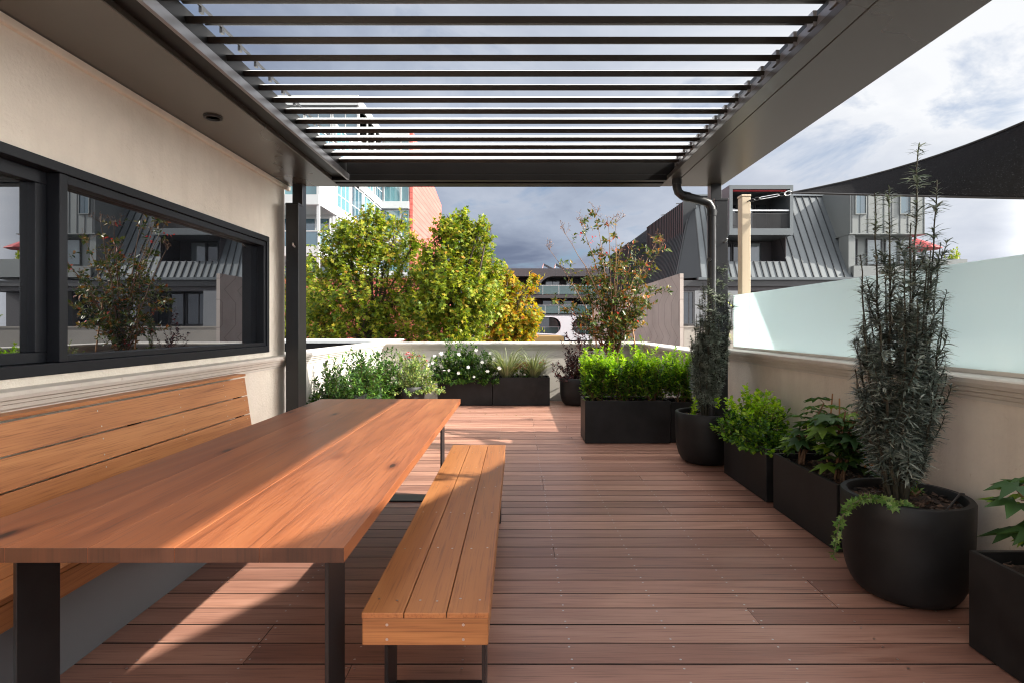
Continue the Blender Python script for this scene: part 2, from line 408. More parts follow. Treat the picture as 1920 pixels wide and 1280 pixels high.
def twig_leaves(p0, p1, n, size, t0=.2, up=.35, droop=.0, flat=.6, spread=1.):
    T = len(p0); ax = p1-p0; ln = np.linalg.norm(ax, axis=1, keepdims=True); ax = ax/np.maximum(ln, 1e-9)
    ref = np.where(np.abs(ax[:, 2:3]) > .9, np.array([[1., 0, 0]]), np.array([[0, 0, 1.]]))
    e1 = unit(np.cross(ax, ref)); e2 = np.cross(ax, e1)
    t = np.linspace(t0, 1, n)[None, :]+rng.uniform(-.04, .04, (T, n))
    ang = 2.4*np.arange(n)[None, :]+rng.uniform(0, 6.28, (T, 1))+rng.uniform(-.3, .3, (T, n))
    rad = np.cos(ang)[..., None]*e1[:, None]+np.sin(ang)[..., None]*e2[:, None]
    upv = up+(t-.5)*.5
    D = rad*spread+ax[:, None]*upv[..., None]*2+np.array([0, 0, -droop])+rng.normal(0, .18, (T, n, 3))
    N = ax[:, None]*(1-flat)+np.array([0, 0, 1.])*flat+rng.normal(0, .25, (T, n, 3))
    P = p0[:, None]+(p1-p0)[:, None]*t[..., None]
    S = size*rng.uniform(.65, 1.2, (T, n))
    return P.reshape(-1, 3), D.reshape(-1, 3), N.reshape(-1, 3), S.reshape(-1)

def sticks(mb, p0, p1, r=.003, k=3):
    for a, b in zip(p0, p1): mb.tube([a, b], [r, r*.5], k)

def crown_pts(n, rx, ry, h, shell=.55, lump=.22, flat_bottom=.15):
    d = unit(rng.normal(0, 1, (n, 3)))
    d[:, 2] = np.abs(d[:, 2])*(1+flat_bottom)-flat_bottom*.8
    ph = rng.uniform(0, 6.28, 6)
    lum = 1+lump*(np.sin(d[:, 0]*4+ph[0])*np.sin(d[:, 1]*4+ph[1])+.6*np.sin(d[:, 0]*9+ph[2]+d[:, 2]*7)+.4*np.sin(d[:, 1]*11+ph[3]))
    r = rng.uniform(shell**3, 1, n)**(1/3)*lum
    return d*r[:, None]*np.array([rx, ry, h]), d

def shrub(name, label, cat, base, rx, ry, h, nt, nl, size, mat, tmpl=OVAL, group=None, twig=.18, shell=.45, up=.35, droop=0., lump=.22,
          stem=None, nstem=7, tipmat=None, tipfrac=.3, boxy=False, flat=.6, z0=.0, lean=(0, 0)):
    base = Vector(base); root = thing(name, base, label, cat, group)
    if boxy:
        tips = np.stack([rng.uniform(-rx, rx, nt), rng.uniform(-ry, ry, nt), rng.uniform(.12, 1., nt)**.6*h], 1)
        ph = rng.uniform(0, 6, 4)
        tips[:, 2] *= .84+.2*np.sin(tips[:, 0]*13+ph[0])*np.sin(tips[:, 1]*11+ph[1])+rng.uniform(-.1, .05, nt)+.28*(rng.random(nt) < .06)
        d = unit(np.stack([tips[:, 0]/rx*.5, tips[:, 1]/ry*.5, np.full(nt, .9)], 1)+rng.normal(0, .2, (nt, 3)))
    else:
        tips, d = crown_pts(nt, rx, ry, h, shell, lump)
        tips[:, 0] += lean[0]*tips[:, 2]/h; tips[:, 1] += lean[1]*tips[:, 2]/h
    tips[:, 2] = np.maximum(tips[:, 2]+z0, .03)
    b = np.array(base); P1 = tips+b
    dirn = unit(d+np.array([0, 0, .7])+rng.normal(0, .25, (nt, 3)))
    P0 = P1-dirn*twig*rng.uniform(.7, 1.2, (nt, 1))
    P0[:, 2] = np.maximum(P0[:, 2], b[2]+.01)
    if tipmat is not None:
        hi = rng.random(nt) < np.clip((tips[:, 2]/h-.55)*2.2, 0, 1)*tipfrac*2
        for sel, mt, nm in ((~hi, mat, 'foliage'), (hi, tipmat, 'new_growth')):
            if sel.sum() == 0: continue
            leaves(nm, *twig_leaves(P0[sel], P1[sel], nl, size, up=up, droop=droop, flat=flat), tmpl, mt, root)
    else:
        leaves('foliage', *twig_leaves(P0, P1, nl, size, up=up, droop=droop, flat=flat), tmpl, mat, root)
    mb = MB(); sub = rng.choice(nt, min(nt, 160), replace=False)
    sticks(mb, P0[sub], P1[sub], .0025)
    for i in range(nstem):
        j = rng.integers(nt); q = Vector(P0[j]); s0 = base+Vector((random.uniform(-.3, .3)*rx, random.uniform(-.3, .3)*ry, -.02))
        m = s0.lerp(q, .5)+Vector((random.uniform(-.03, .03), random.uniform(-.03, .03), .04))
        mb.tube([s0, m, q], [.008, .006, .003], 5)
    mb.build('stem', stem or M['stem'], root, smooth=True)
    return root

def copy_part(o, parent, loc, rz=0., sc=1.):
    c = o.copy(); COL.objects.link(c); c.parent = parent; c.location = loc
    c.rotation_euler = (random.uniform(-.4, .4), random.uniform(-.4, .4), rz); c.scale = (sc, sc, sc)
    for ch in o.children:
        k = ch.copy(); COL.objects.link(k); k.parent = c
    return c

def flower_proto(name, mat, r, npet, root, loc, tilt=.5, layers=2, centre=None):
    P = []; D = []; N = []; S = []
    for l in range(layers):
        for i in range(npet):
            a = 6.283*i/npet+l*.5; e = tilt+l*.5
            D.append((math.cos(a)*math.cos(e), math.sin(a)*math.cos(e), math.sin(e))); P.append((0, 0, 0)); N.append((0, 0, 1)); S.append(r*(1-.25*l))
    o = leaves(name, np.array(P, float), np.array(D), np.array(N, float), np.array(S), PETAL, mat, None, (0, 0, 0))
    o.parent = root; o.location = loc
    if centre is not None:
        MB().lathe([(r*.02, -.2*r), (r*.3, 0), (r*.26, r*.25), (r*.05, r*.4)], (0, 0, 0), 8).build('flower_centre', centre, None, True).parent = o
    return o

def soil_patch(parent, x0, x1, y0, y1, z, nch=120, round_=None):
    nx, ny = 14, 14
    xs = np.linspace(x0, x1, nx); ys = np.linspace(y0, y1, ny)
    X, Y = np.meshgrid(xs, ys); Z = z+rng.normal(0, .006, X.shape)
    if round_:
        cx, cy, r = round_
        a = np.linspace(0, 2*np.pi, 29)[:-1]; rr = np.linspace(.02, 1, 8)*r
        A, R = np.meshgrid(a, rr); V = np.stack([cx+R*np.cos(A), cy+R*np.sin(A), z+rng.normal(0, .006, A.shape)], -1).reshape(-1, 3)
        k = len(a); Fc = np.array([(i*k+j, i*k+(j+1) % k, (i+1)*k+(j+1) % k, (i+1)*k+j) for i in range(7) for j in range(k)])
    else:
        V = np.stack([X, Y, Z], -1).reshape(-1, 3)
        Fc = np.array([(i*nx+j, i*nx+j+1, (i+1)*nx+j+1, (i+1)*nx+j) for i in range(ny-1) for j in range(nx-1)])
    # bark chips lie on the soil in the same part
    if round_:
        a = rng.uniform(0, 6.283, nch); r_ = np.sqrt(rng.uniform(0, .93, nch))*round_[2]
        P = np.stack([round_[0]+r_*np.cos(a), round_[1]+r_*np.sin(a), np.full(nch, z)+rng.uniform(.0, .02, nch)], 1)
    else:
        P = np.stack([rng.uniform(x0, x1, nch), rng.uniform(y0, y1, nch), z+rng.uniform(.0, .02, nch)], 1)
    D = unit(rng.normal(0, 1, (nch, 3))*np.array([1, 1, .25])); N = unit(rng.normal(0, .4, (nch, 3))+np.array([0, 0, 1.])); N = unit(N-(N*D).sum(1, keepdims=True)*D); B = np.cross(N, D)
    s = rng.uniform(.012, .035, nch)[:, None]; w = s*.3
    C4 = np.stack([P-B*w, P+B*w, P+D*s+B*w*.7, P+D*s-B*w*.7], 1).reshape(-1, 3)
    F4 = np.arange(nch*4).reshape(-1, 4)+len(V)
    return fast_mesh('soil', np.concatenate([V, C4]), np.concatenate([Fc, F4]), [M['soil'], M['chip']], parent, None,
                     np.concatenate([np.zeros(len(Fc)), np.ones(nch)]))

def planter_box(x0, x1, y0, y1, h, label, group, nch=120, tk=.022):
    root = thing('planter_box', ((x0+x1)/2, (y0+y1)/2, 0), label, 'planter', group)
    mb = MB(); z0 = .006
    rings = [(x0, x1, y0, y1, z0), (x0, x1, y0, y1, h), (x0+tk, x1-tk, y0+tk, y1-tk, h), (x0+tk, x1-tk, y0+tk, y1-tk, h-.09)]
    vs = []
    for (a, b, c, d, z) in rings: vs += [(a, c, z), (b, c, z), (b, d, z), (a, d, z)]
    fs = [(i*4+j, i*4+(j+1) % 4, i*4+4+(j+1) % 4, i*4+4+j) for i in range(3) for j in range(4)]+[(3, 2, 1, 0), (12, 13, 14, 15)]
    mb.add(vs, fs).build('box', M['planter'], root, bevel=.004)
    soil_patch(root, x0+tk+.001, x1-tk-.001, y0+tk+.001, y1-tk-.001, h-.05, nch)
    return root

def round_pot(cx, cy, r, h, label, group, nch=200, mat=None):
    root = thing('plant_pot', (cx, cy, 0), label, 'plant pot', group)
    prof = [(r*.62, .006)]
    for i in range(1, 11):
        a = i/10*math.pi/2
        prof.append((r*.62+(r*.36)*math.sin(a)**.9, .006+h*.52*(1-math.cos(a))))
    prof += [(r*.995, h*.8), (r, h-.008), (r-.006, h), (r-.03, h), (r-.036, h-.008), (r-.038, h-.10)]
    MB().lathe(prof, (cx, cy, 0), 72).build('pot', mat or M['pot'], root, smooth=True)
    soil_patch(root, 0, 0, 0, 0, h-.055, nch, (cx, cy, r-.036))
    return root

# ------------------------------------------------------------------ world, sun, camera
SUN = Vector((1.50, -.32, 1.0)).normalized()
w = bpy.data.worlds.new('World'); SC.world = w; w.use_nodes = True
nt = w.node_tree; nt.nodes.clear()
class WT(NT):
    def __init__(s): s.t = nt
W = WT()
out = nt.nodes.new('ShaderNodeOutputWorld'); bg = nt.nodes.new('ShaderNodeBackground')
bg.inputs[1].default_value = .1
sky = nt.nodes.new('ShaderNodeTexSky'); sky.sky_type = 'NISHITA'; sky.sun_disc = False
sky.sun_elevation = math.asin(SUN.z); sky.sun_rotation = math.atan2(SUN.x, SUN.y)
sky.altitude = 50; sky.air_density = 1.; sky.dust_density = 1.5
gen = nt.nodes.new('ShaderNodeTexCoord').outputs['Generated']
nrm = nt.nodes.new('ShaderNodeVectorMath'); nrm.operation = 'NORMALIZE'; nt.links.new(gen, nrm.inputs[0])
sp = nt.nodes.new('ShaderNodeSeparateXYZ'); nt.links.new(nrm.outputs[0], sp.inputs[0])
zc = W.math('ADD', W.math('MAXIMUM', sp.outputs[2], 0.), .22)
pl = nt.nodes.new('ShaderNodeCombineXYZ')
nt.links.new(W.math('DIVIDE', sp.outputs[0], zc), pl.inputs[0]); nt.links.new(W.math('DIVIDE', sp.outputs[1], zc), pl.inputs[1])
n1 = W.noise(W.mapping(pl.outputs[0], (1, 1, 1), (3.1, 1.7, .4)), .75, 7, .55, .35)
n2 = W.noise(W.mapping(pl.outputs[0], (1, 1, 1), (9.1, 4.7, 2.4)), 2.1, 6, .6, .5)
# cloud brightness: noise, brighter towards the sun's side of the sky and overhead, heavy dark bank low ahead
side = W.math('MULTIPLY', sp.outputs[0], .58)
lowd = W.math('MULTIPLY_ADD', W.math('SUBTRACT', W.math('MINIMUM', sp.outputs[2], .45), .45), .85, .25)
br = W.math('ADD', W.math('ADD', W.math('MULTIPLY', n1, .75), W.math('MULTIPLY', n2, .30)), W.math('ADD', side, lowd))
cl = W.ramp(br, [(.24, (.34, .44, .74)), (.42, (.66, .80, 1.16)), (.58, (1.42, 1.62, 2.02)), (.82, (2.4, 2.55, 2.85)), (1.05 if 0 else 1., (3.3, 3.35, 3.45))])
cov = W.ramp(n2, [(.55, (1, 1, 1)), (.67, (.45, .45, .45))])
skyc = W.mix(1., sky.outputs[0], (.30, .36, .42), 'MULTIPLY')
fin = W.mix(cov, skyc, cl)
# added brightness in unseen sky behind, far right and overhead, to fill the shade
def sstep(v, a, b):
    m_ = nt.nodes.new('ShaderNodeMapRange'); m_.interpolation_type = 'SMOOTHSTEP'
    nt.links.new(v, m_.inputs[0]); m_.inputs[1].default_value = a; m_.inputs[2].default_value = b; m_.inputs[3].default_value = 0; m_.inputs[4].default_value = 1
    return m_.outputs[0]
S_ = W.math('MULTIPLY', W.math('ADD', W.math('MULTIPLY', sstep(W.math('MULTIPLY', sp.outputs[1], -1.), -.45, .25), .17), W.math('MULTIPLY', sstep(sp.outputs[0], .64, .90), 2.0)), W.math('SUBTRACT', 1., sstep(sp.outputs[2], .42, .9)))
S_ = W.math('MULTIPLY', S_, W.math('MULTIPLY_ADD', n1, .8, .6))
S_ = W.math('ADD', S_, W.math('MULTIPLY', sstep(sp.outputs[2], .60, .90), .42))
vs_ = nt.nodes.new('ShaderNodeVectorMath'); vs_.operation = 'SCALE'; vs_.inputs[0].default_value = (17., 16.4, 15.6); nt.links.new(S_, vs_.inputs[3])
fin = W.mix(1., fin, vs_.outputs[0], 'ADD')
nt.links.new(fin, bg.inputs[0]); nt.links.new(bg.outputs[0], out.inputs[0])

sd = bpy.data.lights.new('sun', 'SUN'); sd.energy = 4.0; sd.angle = math.radians(.5); sd.color = (1, .93, .82)
so = bpy.data.objects.new('sun', sd); COL.objects.link(so); so.rotation_euler = SUN.to_track_quat('Z', 'Y').to_euler(); so.location = (8, -3, 9)
cd = bpy.data.cameras.new('camera'); co = bpy.data.objects.new('camera', cd); COL.objects.link(co)
co.location = (0, 0, EYE); co.rotation_euler = (math.pi/2, 0, 0)
cd.sensor_width = 36; cd.lens = 36*F/1920; cd.shift_x = (960-CX)/1920; cd.shift_y = -(640-CY)/1920
cd.clip_start = .05; cd.clip_end = 3000
SC.camera = co
SC.view_settings.view_transform = 'Standard'; SC.view_settings.look = 'None'; SC.view_settings.exposure = 1.55; SC.view_settings.gamma = 1
SC.cycles.use_denoising = True; SC.cycles.pixel_filter_type = 'BLACKMAN_HARRIS'; SC.cycles.filter_width = 1.1
SC.cycles.max_bounces = 8; SC.cycles.diffuse_bounces = 4; SC.cycles.glossy_bounces = 4; SC.cycles.transparent_max_bounces = 12
SC.cycles.sample_clamp_indirect = 6
# ------------------------------------------------------------------ setting
mb = MB(); R = 900
mb.quad((-R, -R, -4.2), (R, -R, -4.2), (R, R, -4.2), (-R, R, -4.2)); mb.build('ground', M['asphalt']) ['kind'] = 'structure'
# deck: individual boards with gaps and joints, a dark void underneath
mb = MB(); screws = []
pitch, bw = .145, .1370
y = -1.0; row = 0
joists = [-2.42+.44*i for i in range(12)]
while y < 9.86:
    js = sorted(random.sample(joists[1:-1], random.choice((1, 1, 2))))
    xs = [-2.45]+js+[2.42]
    mb.cur = 0
    for a, b in zip(xs[:-1], xs[1:]):
        dz = random.uniform(-.0008, .0008)
        mb.box(a+.0012, b-.0012, y, min(y+bw, 9.9), -.03, 0+dz); mb.m[-6:] = [2, 0, 2, 2, 2, 2]
    mb.cur = 1
    for jx in joists:
        offs = (-.016, .016) if jx in js else (0.,)
        for ox in offs:
            for oy in (.024, bw-.024):
                cx_, cy_ = jx+ox+random.uniform(-.003, .003), y+oy+random.uniform(-.003, .003)
                if cy_ > 9.88 or abs(cx_) > 2.4: continue
                mb.add([(cx_+.0052*math.cos(q*1.0472), cy_+.0052*math.sin(q*1.0472), .0014) for q in range(6)], [tuple(range(6))])
    y += pitch; row += 1
dk = mb.build('deck', [M['deck'], M['screw'], M['deck_edge']]); dk['kind'] = 'structure'
mb = MB(); mb.box(-2.46, 2.42, -1.2, 9.9, -.4, -.12); mb.build('deck_substructure', M['under'])['kind'] = 'structure'

# ------------------------------------------------------------------ the house on the left
WX = -2.4
h = thing('house', (WX, 2, 0), 'cream rendered house wall with a wide dark sliding window at the left', 'house')
mb = MB()
mb.box(WX-.3, WX, -2.2, 5.27, -.3, 1.10); mb.box(WX-.3, WX, -2.2, 5.27, 2.206, 2.795); mb.box(WX-.3, WX, -2.2, .4, 1.10, 2.206)
rr = .055; arc = [(WX-rr+rr*math.cos(a), 5.68-rr+rr*math.sin(a), -.3) for a in [i*math.pi/16 for i in range(9)]]
mb.prism([(WX-.3, 5.27, -.3), (WX, 5.27, -.3)]+arc+[(WX-.3, 5.68, -.3)], (0, 0, 3.095))
mb.build('wall', M['house_render'], h)
MB().sweep([(0, 2.752), (.022, 2.755), (.026, 2.765), (.026, 2.794), (0, 2.794)], [(WX+.001, 5.72), (WX+.001, -2.2)]).build('cornice', M['house_render'], h)
CAPP = [(0, .935), (.012, .935), (.014, .955), (.03, .965), (.036, .985), (.05, .99), (.056, 1.005), (.07, 1.012), (.078, 1.03), (.078, 1.05), (.0, 1.058)]
CAPL = [(o, z) for o, z in CAPP]
MB().sweep(CAPL, [(WX+.001, 5.74), (WX+.001, -2.2)]).build('ledge', M['mould'], h)
wn = MB(); y0, y1, z0, z1 = .42, 5.268, 1.10, 2.204; fx = WX+.012
wn.box(WX-.14, fx, y0, y1, z1-.052, z1); wn.box(WX-.14, fx, y0, y1, z0+.001, z0+.06)
wn.box(WX-.14, fx, y1-.045, y1, z0+.06, z1-.052)
wn.box(WX-.139, fx-.014, 2.9, y1-.045, z1-.10, z1-.054); wn.box(WX-.139, fx-.014, 2.9, y1-.045, z0+.062, z0+.095)
wn.box(WX-.139, fx-.014, y1-.085, y1-.047, z0+.095, z1-.10); wn.box(WX-.139, fx-.006, 2.86, 2.912, z0+.062, z1-.054)
wf = wn.build('window', M['frame'], h, bevel=.003)
MB().box(WX-.075, WX-.066, 2.912, y1-.085, z0+.095, z1-.10).build('pane', M['mirror'], wf)
s2 = MB(); s2.box(WX-.136, WX-.06, y0, 2.858, z1-.12, z1-.054); s2.box(WX-.136, WX-.06, y0, 2.858, z0+.062, z0+.115); s2.box(WX-.136, WX-.06, 2.79, 2.857, z0+.116, z1-.121)
s2.box(WX-.136, WX-.06, y0, y0+.06, z0+.116, z1-.121)
s2.build('sliding_sash', M['frame'], wf, bevel=.003)
MB().box(WX-.11, WX-.10, y0+.06, 2.79, z0+.116, z1-.121).build('pane', M['mirror'], wf)
MB().box(WX-.29, WX-.28, y0, y1, z0, z1).build('dark_interior', M['under'], wf)

# ------------------------------------------------------------------ parapets
pw = thing('parapet_wall', (0, 9.9, 0), 'pale rendered parapet with moulded capping running round the far end of the deck', 'wall')
mb = MB()
mb.box(-2.65, -2.45, 5.70, 10.1, -4.2, .99); mb.box(-2.45, 2.17, 9.9, 10.1, -4.2, .99); mb.box(2.17, 2.37, 6.30, 10.1, -4.2, .99)
mb.build('wall', M['parapet_render'], pw)
IN = [(0, .918), (.012, .918), (.014, .94), (.03, .95), (.036, .97), (.05, .975), (.056, .995), (.07, 1.0), (.08, 1.02), (.08, 1.04), (.07, 1.05), (-.21, 1.056), (-.24, 1.04), (-.24, .985), (0, .9905)]
MB().sweep([(-o, z) for o, z in IN], [(-2.45, 5.70), (-2.45, 9.9), (2.17, 9.9), (2.17, 6.30)]).build('capping', M['parapet_render'], pw)
rw = thing('boundary_wall', (2.5, 2.5, 0), 'cream textured side wall under the frosted glass, right of the planters', 'wall')
MB().box(2.4, 2.58, -2.2, 6.27, -4.2, 1.03).build('wall', M['near_render'], rw)
IR = [(0, .965), (.010, .965), (.012, .985), (.026, .99), (.034, 1.01), (.046, 1.015), (.052, 1.035), (.066, 1.04), (.074, 1.06), (.074, 1.082), (.064, 1.09), (-.20, 1.097), (-.20, 1.032), (0, 1.0315)]
MB().sweep(IR, [(2.4, -2.2), (2.4, 6.29)]).build('capping', M['mould'], rw)
gs = thing('glass_screen', (2.49, 3, 1.1), 'tall frosted pale aqua glass screen standing on the right side wall', 'glass screen')
for a, b in ((5.86, 6.28), (2.35, 5.85), (-1.6, 2.34)):
    MB().box(2.482, 2.494, a, b, 1.105, 1.70).build('glass_panel', M['frosted'], gs, bevel=.002)
MB().box(2.472, 2.504, -1.6, 6.28, 1.0955, 1.118).build('base_channel', M['mould'], gs)

# neighbouring low roof edge left of the terrace
nb = thing('neighbour_roof', (-5, 11.5, 0), 'dark flat roof edge with a white capping behind the left parapet', 'roof')
MB().box(-9, -2.75, 11.2, 13, -4.2, .86).build('wall', M['dark'], nb)
MB().box(-9, -2.74, 11.15, 11.35, .86, 1.00).build('gutter', M['beam_in'], nb)
MB().box(-9, -2.70, 11.10, 13.05, 1.004, 1.045).build('capping', M['white'], nb)

# ------------------------------------------------------------------ pergola
pg = thing('pergola', (0, 3, 0), 'charcoal louvred pergola roof over the dining table on two posts', 'pergola')
mb = MB(); mb.box(WX+.002, -1.85,   .6, 5.70, 2.80, 3.02); mb.build('soffit_beam', M['soffit'], pg, bevel=.004)
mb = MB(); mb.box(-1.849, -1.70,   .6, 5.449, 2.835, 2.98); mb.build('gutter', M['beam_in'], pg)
mb = MB(); mb.box(-1.699, -1.675,   .6, 5.448, 2.80, 2.86); mb.build('gutter_lip', M['lip'], pg, bevel=.002)
mb = MB(); mb.box(1.609, 2.12,   .6, 5.70, 2.80, 3.02); mb.build('side_beam', M['soffit'], pg, bevel=.004)
mb = MB(); mb.box(1.49, 1.604,   .6, 5.70, 2.801, 2.845); mb.build('side_gutter', M['soffit'], pg, bevel=.002)
mb = MB(); mb.box(1.56, 1.6085,   .6, 5.448, 2.846, 2.99); mb.build('side_gutter_back', M['charcoal'], pg)
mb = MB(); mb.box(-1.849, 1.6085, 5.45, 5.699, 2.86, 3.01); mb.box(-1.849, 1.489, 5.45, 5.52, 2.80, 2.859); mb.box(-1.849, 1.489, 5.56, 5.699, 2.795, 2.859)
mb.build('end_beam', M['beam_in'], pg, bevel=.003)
tl = math.radians(24); cu, su = math.cos(tl), math.sin(tl)
prof = [(0, -.032), (.012, -.034), (.030, -.012), (.175, -.010), (.195, -.026), (.205, -.026), (.205, 0), (.1, .004), (0, 0)]
blade = None
for k in range(23):
    yb = 5.19-.2*k; zb = 2.93
    if blade is None:
        mb = MB(); poly = [(-1.70, yb+a*cu-b*su, zb+a*su+b*cu) for a, b in prof]
        mb.prism(poly, (3.30, 0, 0)); mb.m[-3] = mb.m[-3]
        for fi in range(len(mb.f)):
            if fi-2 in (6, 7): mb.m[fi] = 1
            if fi-2 == 2: mb.m[fi] = 2  # pale underside strip: light bounced off the next blade put into its colour
        blade = mb.build('louvre_blade', [M['blade_dark'], M['blade_pale'], M['blade_pale']], pg); y_first = yb
    else:
        c = blade.copy(); COL.objects.link(c); c.parent = pg; c.location = (0, yb-y_first, 0)
mb = MB(); mb.box(-1.665, -1.655, .6, 5.3, 3.02, 3.035)
for k in range(23): mb.box(-1.668, -1.652, 5.26-.2*k, 5.285-.2*k, 2.99, 3.019)
mb.build('linkage_bar', M['charcoal'], pg)
mb = MB(); mb.box(1.535, 1.552,   .6, 5.3, 2.88, 2.935)
for k in range(23): mb.box(1.515, 1.534, 5.2-.2*k, 5.26-.2*k, 2.885, 2.965)
mb.build('pivot_rail', M['lip'], pg)
for (a, b, px0, px1) in ((-2.30, -2.196, -2.310, -2.185), (1.978, 2.087, 1.972, 2.102)):
    p = MB().box(a, b, 5.585, 5.69, 0, 2.80).build('post', M['charcoal'], pg, bevel=.004)
    top = 2.555 if a < 0 else 2.60
    mb = MB(); mb.box(px0, px1, 5.455, 5.582, .003, top); mb.box(px0-.004, px1+.004, 5.450, 5.5825, top, top+.02)
    for zz in (.25, .42, .62, .9, 1.2, 1.6, 2.0, top-.25, top-.12, top-.06): mb.tube([(px0+.02, 5.4545, zz), (px0+.02, 5.448, zz)], .006, 8)
    sc_ = mb.build('screen_channel', M['charcoal'], pg, bevel=.003)
    zz = top-.42
    MB().tube([(px1-.035, 5.455, zz), (px1-.035, 5.41, zz+.01), (px1-.03, 5.395, zz+.03)], .009, 8).build('hook', M['alu'], sc_, smooth=True)
mb = MB()
pth = [(1.575, 5.40, 2.805), (1.575, 5.40, 2.72), (1.59, 5.40, 2.67), (1.63, 5.40, 2.635), (1.70, 5.41, 2.62), (1.84, 5.43, 2.59), (1.90, 5.44, 2.57), (1.93, 5.44, 2.52), (1.935, 5.44, 2.44), (1.935, 5.44, .02)]
mb.tube(pth, .042, 16)
for z_ in (2.775, 2.655): pass
for a, b in (((1.575, 5.40, 2.795), (1.575, 5.40, 2.745)), ((1.935, 5.44, 2.50), (1.935, 5.44, 2.44)), ((1.64, 5.402, 2.632), (1.70, 5.41, 2.62))): mb.tube([a, b], .047, 16)
dp = mb.build('downpipe', M['charcoal'], pg, smooth=True)
MB().tube([(1.89, 5.38, 2.0), (1.88, 5.36, 2.0)], .02, 8).build('pipe_clip', M['charcoal'], dp, smooth=True)
mb = MB(); mb.lathe([(.040, 0), (.060, 0), (.062, -.005), (.058, -.012), (.047, -.012), (.044, -.0005)], (-2.115, 3.80, 2.7995), 32)
dl = mb.build('downlight', M['charcoal'], pg, smooth=True)
MB().lathe([(.001, 0), (.043, 0)], (-2.115, 3.80, 2.7988), 24).build('lens', M['under'], dl)

# ------------------------------------------------------------------ sail post, turnbuckle, shade sail
pt = thing('sail_post', (2.64, 6.36, 0), 'square beige steel post behind the frosted glass holding the shade sail', 'post')
MB().box(2.587, 2.69, 6.30, 6.42, -4.2, 2.835).build('post', M['beige'], pt, bevel=.008)
MB().box(2.583, 2.694, 6.296, 6.424, 2.836, 2.862).build('post_cap', M['beige'], pt, bevel=.006)
MB().tube([(2.655, 6.30, 2.78), (2.655, 6.27, 2.78), (2.69, 6.25, 2.80), (2.72, 6.25, 2.79), (2.70, 6.255, 2.77), (2.665, 6.27, 2.775)], .007, 8).build('eye_bolt', M['steel'], pt, smooth=True)
A = at(1483, 362, 6.22)
tb = thing('turnbuckle', (2.85, 6.23, 2.8), 'steel turnbuckle linking the beige post to the shade sail corner', 'turnbuckle')
p0 = Vector((2.712, 6.245, 2.792)); dv = (A-p0)
mb = MB()
for s_ in (-1, 1):
    o_ = Vector((0, 0, .012*s_)); mb.tube([p0+dv*.12+o_*.3, p0+dv*.18+o_, p0+dv*.62+o_, p0+dv*.68+o_*.3], .0045, 8)
mb.build('body', M['alu'], tb, smooth=True)
def ring(mb, c, u, v, r, t, k=18):
    mb.tube([c+u*r*math.cos(2*math.pi*i/k)+v*r*math.sin(2*math.pi*i/k)*.6 for i in range(k+1)], t, 6)
ux = dv.normalized(); uz = Vector((0, 0, 1))
for fr_, rr_ in ((.06, .03), (.75, .032)):
    mb = MB(); ring(mb, p0+dv*fr_, ux, uz, rr_, .005); mb.build('shackle', M['steel'], tb, smooth=True)
mb = MB(); ring(mb, p0+dv*.92, ux, uz, .04, .006); mb.build('corner_ring', M['alu'], tb, smooth=True)
# the sail: three corners with hollow edges
U_ = Vector((4.40, 3.95, 3.18)); V_ = Vector((2.35, -.85, 3.35)); C_ = at(1483, 362, 6.22)+(at(1960, 371, 4.75)-A)*1.9
E1 = []   # A -> V through U
for i in range(25):
    t_ = i/24
    q = (1-t_)**2*A+2*t_*(1-t_)*(2*U_-.5*A-.5*V_)+t_*t_*V_
    E1.append(q)
E2 = []
for i in range(25):
    t_ = i/24; q = A.lerp(C_, t_); q.z += -.05*4*t_*(1-t_)*.2; E2.append(q)
E3 = []   # V -> C
rows = []
nj = 16
for i in range(25):
    rr_ = []
    for j in range(nj+1):
        s_ = j/nj; q = E1[i].lerp(E2[i], s_); q.z -= .10*math.sin(math.pi*s_)*(i/24)
        rr_.append(q)
    rows.append(rr_)
ss = thing('shade_sail', A, 'black mesh shade sail stretched from the beige post across the upper right', 'shade sail')
mb = MB(); vs = [q for r_ in rows for q in r_]; k_ = nj+1
mb.add(vs, [(i*k_+j, i*k_+j+1, (i+1)*k_+j+1, (i+1)*k_+j) for i in range(24) for j in range(nj)])
sf = mb.build('fabric', M['sail'], ss, smooth=True)
sm = sf.modifiers.new('thick', 'SOLIDIFY'); sm.thickness = .002
mb = MB(); mb.tube(E1, .011, 6); mb.tube(E2, .011, 6); mb.tube(rows[-1], .011, 6); mb.build('hem', M['rubber'], ss, smooth=True)
# ------------------------------------------------------------------ furniture
def screw(mb, c, n, r=.0045):
    c = Vector(c); n = Vector(n).normalized(); ref = Vector((0, 1, 0)) if abs(n.y) < .8 else Vector((1, 0, 0))
    e1 = n.cross(ref).normalized(); e2 = n.cross(e1)
    mb.add([c+n*.0016+(e1*math.cos(q*1.0472)+e2*math.sin(q*1.0472))*r for q in range(6)], [tuple(range(6))])

tb_ = thing('dining_table', (-1.05, 3, 0), 'long timber dining table with thick plank top and black steel legs', 'table')
mb = MB(); xs = [-1.62, -1.405, -1.11, -.835, -.63, -.47]
xs = [-1.62, -1.39, -1.165, -.93, -.70, -.47]
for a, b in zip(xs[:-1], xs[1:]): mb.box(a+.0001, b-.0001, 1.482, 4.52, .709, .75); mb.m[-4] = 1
mb.build('tabletop', [M['table'], M['table_end_shaded']], tb_, bevel=.0012)
for yy in (1.68, 4.20):
    fr_ = MB().box(-1.55, -.58, yy, yy+.16, .697, .7085).build('leg_frame', M['steel'], tb_, bevel=.002)
    for xx in (-1.55, -.592): MB().box(xx, xx+.012, yy, yy+.16, .0135, .6965).build('leg', M['steel'], fr_, bevel=.0015)
    MB().box(-1.55, -.58, yy, yy+.16, .0015, .013).build('foot_bar', M['steel'], fr_, bevel=.002)

